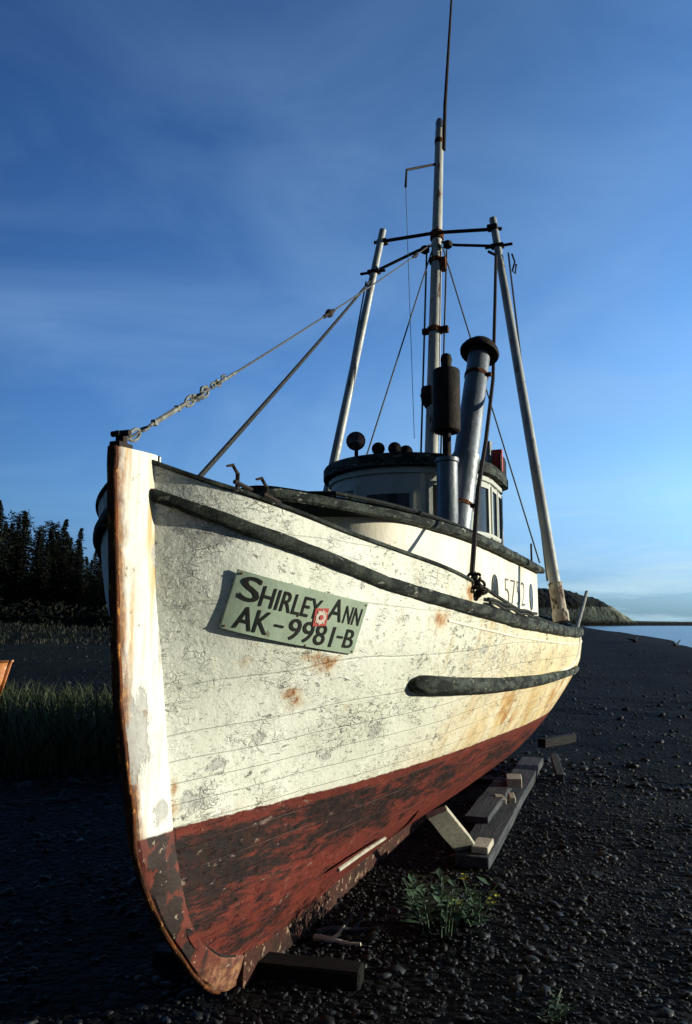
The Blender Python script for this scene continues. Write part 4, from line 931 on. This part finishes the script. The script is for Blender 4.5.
# ---- orange skiff half out of the frame
def skiff():
    root = empty('orange_skiff', (-6.02, 14.1, gz(-6.02, 14.1) + .42), R(170)); tag(root, 'orange painted skiff lying in tall grass, mostly out of the frame', 'boat')
    L = 3.2; hb_ = MB(); n = 16; sec = [(0, 0), (.55, .02), (.85, .25), (1.0, .62)]
    for i in range(n):
        t = i / (n - 1); b = .62 * math.sin(min(1, t * 1.5 + .04) * math.pi / 2) ** .8 if t < .95 else .58; b = max(b, .02); sh = .20 * (1 - t) ** 2; rk = (.22 * (1 - t) ** 3)
        for sd in (1, -1):
            for (w_, h_) in (sec if sd == 1 else sec[::-1][:-1]): hb_.v.append((t * L - rk * (h_ / .62), sd * b * w_, h_ * (1 + sh) - .0))
    m7 = 7
    def idx(i, j): return i * m7 + j
    order = [3, 2, 1, 0, 6, 5, 4]
    ring = [3, 2, 1, 0]            # port top to keel
    stb_ = [0, 6, 5, 4]
    for i in range(n - 1):
        for seq in (ring, stb_):
            for a, b in zip(seq[:-1], seq[1:]): hb_.f.append((idx(i, a), idx(i, b), idx(i + 1, b), idx(i + 1, a))); hb_.mi.append(0)
    hb_.f.append(tuple(idx(n - 1, j) for j in (3, 2, 1, 0, 6, 5, 4))); hb_.mi.append(0)
    h_ = hb_.build('hull', M['skiff'], root)
    sm_ = h_.modifiers.new('thickness', 'SOLIDIFY'); sm_.thickness = .025
    g2 = MB()
    for j in (3, 4): g2.tube([Vector(hb_.v[idx(i, j)]) for i in range(n)], .022, 6)
    g2.build('gunwale', M['skiff'], root); t2 = MB(); t2.box((1.4, 0, .45), (.22, 1.1, .03), bev=.005); t2.box((2.4, 0, .45), (.22, 1.15, .03), bev=.005); t2.build('thwart', M['palewood'], root)
    ey = MB(); ey.lathe([(.05, 0), (.035, .012), (.001, .014)], (.02, .035, .56), (-.4, 1, 0), 12); ey.build('ring_bolt_plate', M['iron'], root)
    return root
skiff()
board('skiff_trestle', (-6.6, 13.9, gz(-6.6, 13.9) + .2), (-6.6, 14.6, gz(-6.6, 14.6) + .2), .2, .42, M['darkwood'], 'dark timber block under the orange skiff in the grass', 'block', None, seed=21)

# ---- conifers beyond the bank
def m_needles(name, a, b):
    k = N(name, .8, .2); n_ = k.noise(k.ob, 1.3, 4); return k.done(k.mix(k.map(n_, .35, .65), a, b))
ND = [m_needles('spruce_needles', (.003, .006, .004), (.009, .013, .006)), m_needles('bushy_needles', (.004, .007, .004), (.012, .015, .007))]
BK = m_plain('conifer_bark', (.045, .038, .03), (.025, .02, .017), 8, .9)
def tree_proto(kind, seed):
    q = random.Random(seed); H_ = 10.; tr = MB(); cr = MB()
    tp = [Vector((q.uniform(-.02, .02) * i, q.uniform(-.02, .02) * i, H_ * i / 8)) for i in range(9)]
    tr.tube(tp, [.16 * (1 - i / 8.6) + .012 for i in range(9)], 8)
    def trunk(z): i = min(7, int(z / H_ * 8)); f = z / H_ * 8 - i; return tp[i].lerp(tp[i + 1], f)
    nbr = 135 if kind == 0 else 95; quads = []
    for k in range(nbr):
        t = (k + q.random()) / nbr; z = H_ * (.10 + .89 * t)
        if kind == 0: L = 1.85 * (1 - t) ** .85 * q.uniform(.5, 1.2) + .05
        elif kind == 1: L = (1.9 * math.sin(math.pi * min(1, .18 + t * .82)) ** .7 * q.uniform(.5, 1.1)) * (.55 + .45 * abs(math.sin(t * 7 + seed)))
        else: L = 1.5 * (.35 + .9 * (t > .62) * (1.25 - t)) * q.uniform(.4, 1.15)
        a = k * 2.39996 + q.uniform(-.4, .4); p0 = trunk(z); dr = (.10 if kind == 0 else .35) - .45 * (1 - t) * (kind == 0); d = Vector((math.cos(a), math.sin(a), dr))
        tr.tube([p0, p0 + d * L * .9], [.03 * (1 - t) + .008, .004], 4)
        ns = max(3, int(L * 8))
        for i in range(ns):
            f = (i + .6) / ns; c = p0 + d * L * f - Vector((0, 0, .12 * f * f * L * (kind == 0))); wd = (.34 * L * (1 - f * .6) + .08)
            for j in range(6 if kind == 0 else 8):
                c2 = c + Vector((q.uniform(-1, 1) * wd, q.uniform(-1, 1) * wd, q.uniform(-.10, .07) if kind == 0 else q.uniform(-.2, .3))); s_ = q.uniform(.08, .17)
                u_ = Vector((q.uniform(-1, 1), q.uniform(-1, 1), q.uniform(-.5, .4))).normalized(); v_ = u_.cross(Vector((q.uniform(-1, 1), q.uniform(-1, 1), 1)).normalized()).normalized()
                cr.add([c2 - u_ * s_, c2 + v_ * s_ * .45, c2 + u_ * s_, c2 - v_ * s_ * .45], [(0, 1, 2, 3)])
    return tr, cr
protos = {}
def tree(kind, seed, px, y, h, label, group, name):
    x = (px - 346) / 800 * y; root = empty(name, (x, y, gz(x, y) - .1), seed * 1.7); root.scale = (h / 10 * (1.1 if kind == 0 else 1.15),) * 2 + (h / 10,)
    tag(root, label, 'tree', group); key = (kind, seed % 3)
    if key not in protos:
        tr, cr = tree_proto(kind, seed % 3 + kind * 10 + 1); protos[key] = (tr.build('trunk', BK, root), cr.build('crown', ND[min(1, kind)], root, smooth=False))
    else:
        for o in protos[key]: c = o.copy(); COL.objects.link(c); c.parent = root
SP_ = 'spruce_tree'; grp = 'conifers on the bank behind the grass'
named = [(2, 0, 18, 62, 8.3, 'tall conifer with a tufted top at the left edge of the wood'), (2, 1, 38, 64, 7.6, 'slim conifer with a small tufted head, second from the left'), (2, 2, 52, 60, 7.1, 'conifer with broad flat tufted head between slim tree and pointed spruces'),
         (0, 0, 57, 66, 7.3, 'left of two slim pointed spruces rising above the dark wood'), (0, 1, 70, 66, 6.9, 'right of two slim pointed spruces rising above the dark wood'), (0, 2, 80, 62, 5.8, 'bushy conifer just right of the pointed spruces'), (0, 0, 4, 60, 7.4, 'dark conifer cut by the left edge of the photo')]
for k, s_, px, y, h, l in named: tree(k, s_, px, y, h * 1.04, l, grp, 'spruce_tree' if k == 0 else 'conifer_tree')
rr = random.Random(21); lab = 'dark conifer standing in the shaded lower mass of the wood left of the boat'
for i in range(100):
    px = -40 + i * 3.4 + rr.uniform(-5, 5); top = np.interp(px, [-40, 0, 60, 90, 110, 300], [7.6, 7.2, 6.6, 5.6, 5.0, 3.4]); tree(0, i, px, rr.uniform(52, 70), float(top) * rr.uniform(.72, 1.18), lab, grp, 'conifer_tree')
def bushes(name, n, seed):
    q = np.random.default_rng(seed); cb3 = MB(); r_ = random.Random(seed)
    for i in range(n):
        y = r_.uniform(47, 53); px = r_.uniform(-60, 300); x = (px - 346) / 800 * y; z = gz(x, y); R0 = r_.uniform(.6, 1.3)
        for j in range(110):
            d = Vector((r_.gauss(0, 1), r_.gauss(0, 1), abs(r_.gauss(0, 1)))).normalized() * R0 * r_.uniform(.6, 1.05); c = Vector((x, y, z)) + d; s_ = r_.uniform(.08, .18); u_ = Vector((r_.uniform(-1, 1), r_.uniform(-1, 1), r_.uniform(-1, 1))).normalized(); v_ = u_.cross(d.normalized() + Vector((.1, .2, .3))).normalized()
            cb3.add([c - u_ * s_, c + v_ * s_ * .6, c + u_ * s_, c - v_ * s_ * .6], [(0, 1, 2, 3)])
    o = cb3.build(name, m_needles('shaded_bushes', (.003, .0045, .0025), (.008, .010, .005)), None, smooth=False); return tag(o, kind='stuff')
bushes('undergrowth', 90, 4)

# ---- sea and headland
sm2 = MB(); sm2.add([(-30000, 20, -1.35), (30000, 20, -1.35), (30000, 40000, -1.35), (-30000, 40000, -1.35)], [(0, 1, 2, 3)])
def m_sea():
    k = N('grey_blue_sea', .22, .5); co = k.scale(k.ob, (.25, 1, 1)); h = k.math('ADD', k.noise(co, .8, 5, .6), k.mul(k.noise(co, .07, 3), 2.)); k.bump(h, .35, .8)
    return k.done(k.mix(k.noise(k.scale(k.ob, (.01, .05, 1)), 1, 4), (.03, .05, .075), (.05, .075, .10)))
tag(sm2.build('sea', m_sea(), None, smooth=False), kind='structure')
def m_head():
    k = N('headland_cliff_and_wood', .9, .2); co = k.ob; x, y, z = k.sep(co); n_ = k.noise(co, .09, 6, .65)
    nm = k.n.new('ShaderNodeNewGeometry'); nz_ = k.sep(nm.outputs['True Normal'])[2]
    zz = k.math('ADD', z, k.mul(k.math('SUBTRACT', n_, .5), 11.)); cl = k.mul(k.map(zz, 15.5, 13.5), k.map(z, 1.0, 4.0)); st = k.noise(k.scale(co, (1, 1, .25)), .16, 5, .65)
    rock = k.mix(k.map(st, .36, .56), (.05, .06, .045), (.30, .33, .25)); wood = k.mix(n_, (.005, .008, .005), (.014, .018, .009))
    k.bump(k.noise(co, .35, 5, .6), 2.5, 1.); return k.done(k.mix(cl, wood, rock))
hm = MB(); nx_, ny_ = 220, 26; YH = 690.
pxs = np.linspace(380, 720, nx_)
prof = np.interp(pxs, [380, 500, 545, 562, 580, 590, 600, 612, 622, 630, 638, 650, 680, 720], [24, 31, 33, 33, 32.5, 29, 26.5, 24.5, 19, 11.5, 4.2, 3.0, 2.4, 2.0])
for i in range(nx_):
    for j in range(ny_):
        t = j / (ny_ - 1); x = (pxs[i] - 346) / 800 * YH; hgt = prof[i] + (mnoise.noise(Vector((x * .05, 3, 1))) * .5 + mnoise.noise(Vector((x * .25, t * 20, 7))) * .5 + mnoise.noise(Vector((x * .9, t * 40, 7))) * .7) * min(1, prof[i] / 12)
        if t < .3: f = t / .3; yy = YH + f * 9; zz = -2 + (min(hgt, prof[i] * .52) + 2) * f
        elif t < .75: f = (t - .3) / .45; yy = YH + 9 + f * 55; zz = prof[i] * .52 + (hgt - prof[i] * .52) * math.sin(f * math.pi / 2) + mnoise.noise(Vector((x * .4, t * 30, 2))) * 1.2 * min(1, prof[i] / 12)
        else: f = (t - .75) / .25; yy = YH + 64 + f * 120; zz = hgt * (1 - f) - 3 * f
        hm.v.append((x + mnoise.noise(Vector((x * .03, zz * .1, 4))) * 3 * (t < .4), yy, zz))
for i in range(nx_ - 1):
    for j in range(ny_ - 1): hm.f.append((i * ny_ + j, (i + 1) * ny_ + j, (i + 1) * ny_ + j + 1, i * ny_ + j + 1)); hm.mi.append(0)
tag(hm.build('headland', m_head(), None, angle=80), kind='structure')

# ================================================================ light, sky, camera
SUN_EL, PHI = R(7.5), R(22)
sd = Bv * math.cos(PHI) + Dv * math.sin(PHI); sdir = Vector((sd.x * math.cos(SUN_EL), sd.y * math.cos(SUN_EL), math.sin(SUN_EL)))
sl = bpy.data.lights.new('sun', 'SUN'); sl.energy = 5.0; sl.angle = R(.55); sl.color = (1, .935, .75)
so = bpy.data.objects.new('sun', sl); COL.objects.link(so); so.rotation_euler = sdir.to_track_quat('Z', 'Y').to_euler(); so.location = (20, 0, 20)
w = bpy.data.worlds.new('World'); sc.world = w; w.use_nodes = True; nt = w.node_tree; bg = nt.nodes['Background']
sky = nt.nodes.new('ShaderNodeTexSky'); sky.sky_type = 'NISHITA'; sky.sun_disc = False; sky.sun_elevation = SUN_EL; sky.sun_rotation = math.atan2(sdir.x, sdir.y)
sky.air_density = 1.0; sky.dust_density = .3; sky.ozone_density = 3.0; sky.altitude = 0
tcw = nt.nodes.new('ShaderNodeTexCoord')
def wn(t, **kw):
    q = nt.nodes.new(t)
    for a, b in kw.items(): setattr(q, a, b)
    return q
def wl_(a, b): nt.links.new(a, b)
hs = wn('ShaderNodeHueSaturation'); hs.inputs['Saturation'].default_value = SKY_SAT; hs.inputs['Value'].default_value = SKY_VAL; wl_(sky.outputs[0], hs.inputs['Color'])
# thin cloud: stretched noise on the sky direction
mp = wn('ShaderNodeMapping'); mp.inputs['Scale'].default_value = (1.6, 1.6, 15.); mp.inputs['Rotation'].default_value = (0, R(8), R(20)); wl_(tcw.outputs['Generated'], mp.inputs[0])
n1 = wn('ShaderNodeTexNoise'); n1.inputs['Scale'].default_value = 2.4; n1.inputs['Detail'].default_value = 7; n1.inputs['Roughness'].default_value = .58; n1.inputs['Distortion'].default_value = .5; wl_(mp.outputs[0], n1.inputs['Vector'])
mp2 = wn('ShaderNodeMapping'); mp2.inputs['Scale'].default_value = (1.3, 1.3, 2.7); mp2.inputs['Rotation'].default_value = (0, R(-24), R(15)); wl_(tcw.outputs['Generated'], mp2.inputs[0])
n2 = wn('ShaderNodeTexNoise'); n2.inputs['Scale'].default_value = 1.9; n2.inputs['Detail'].default_value = 8; n2.inputs['Roughness'].default_value = .56; n2.inputs['Distortion'].default_value = .7; wl_(mp2.outputs[0], n2.inputs['Vector'])
sx_ = wn('ShaderNodeSeparateXYZ'); wl_(tcw.outputs['Generated'], sx_.inputs[0])
def mr(v, a, b, c, d):
    q = wn('ShaderNodeMapRange'); wl_(v, q.inputs[0])
    for i, t in enumerate((a, b, c, d)): q.inputs[1 + i].default_value = t
    return q.outputs[0]
def mu(a, b):
    q = wn('ShaderNodeMath', operation='MULTIPLY')
    for i, t in enumerate((a, b)):
        if hasattr(t, 'links'): wl_(t, q.inputs[i])
        else: q.inputs[i].default_value = t
    return q.outputs[0]
def mixc(f, a, b):
    q = wn('ShaderNodeMix', data_type='RGBA')
    for i, t in ((0, f), (6, a), (7, b)):
        if hasattr(t, 'links'): wl_(t, q.inputs[i])
        elif isinstance(t, tuple): q.inputs[i].default_value = (*t, 1)
        else: q.inputs[i].default_value = t
    return q.outputs[2]
low = mu(mr(n1.outputs[0], .46, .66, 0, 1), mu(mr(sx_.outputs[2], .20, .04, 0, 1), mr(sx_.outputs[0], .12, .34, 0, 1)))
high = mu(mr(n2.outputs[0], .40, .70, 0, 1), mr(sx_.outputs[2], .62, .2, .25, 1))
gain = mu(mu(mr(sx_.outputs[0], -.42, .40, G0, G1), mr(sx_.outputs[2], .30, .65, 1, G2)), mr(sx_.outputs[1], .66, -.25, 1, GB))  # unseen sky behind the camera is dimmed to weaken the fill light
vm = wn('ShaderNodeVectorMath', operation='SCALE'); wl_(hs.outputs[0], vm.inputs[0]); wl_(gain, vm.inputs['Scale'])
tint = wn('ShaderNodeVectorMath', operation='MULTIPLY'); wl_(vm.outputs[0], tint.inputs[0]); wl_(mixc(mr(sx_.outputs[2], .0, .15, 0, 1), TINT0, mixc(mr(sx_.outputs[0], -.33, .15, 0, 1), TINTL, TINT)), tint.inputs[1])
col = mixc(mu(high, .44), tint.outputs[0], CLOUD_HI); col = mixc(mu(low, .85), col, CLOUD_LO)
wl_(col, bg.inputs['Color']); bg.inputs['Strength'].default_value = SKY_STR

cam = bpy.data.cameras.new('camera'); cam.sensor_fit = 'VERTICAL'; cam.sensor_height = 36; cam.sensor_width = 24.33; cam.lens = FOC * 36 / 1024; cam.clip_end = 60000; cam.clip_start = .05
co_ = bpy.data.objects.new('camera', cam); COL.objects.link(co_); co_.location = (0, 0, 1.6 + ZK); co_.rotation_euler = (math.pi / 2 + math.atan(110 / FOC), 0, 0)
sc.camera = co_
sc.render.engine = 'CYCLES'; sc.cycles.use_denoising = True; sc.cycles.max_bounces = 6
vs_ = sc.view_settings; vs_.view_transform = 'Standard'; vs_.look = 'None'; vs_.gamma = 1; vs_.exposure = EXPO; vs_.use_curve_mapping = False
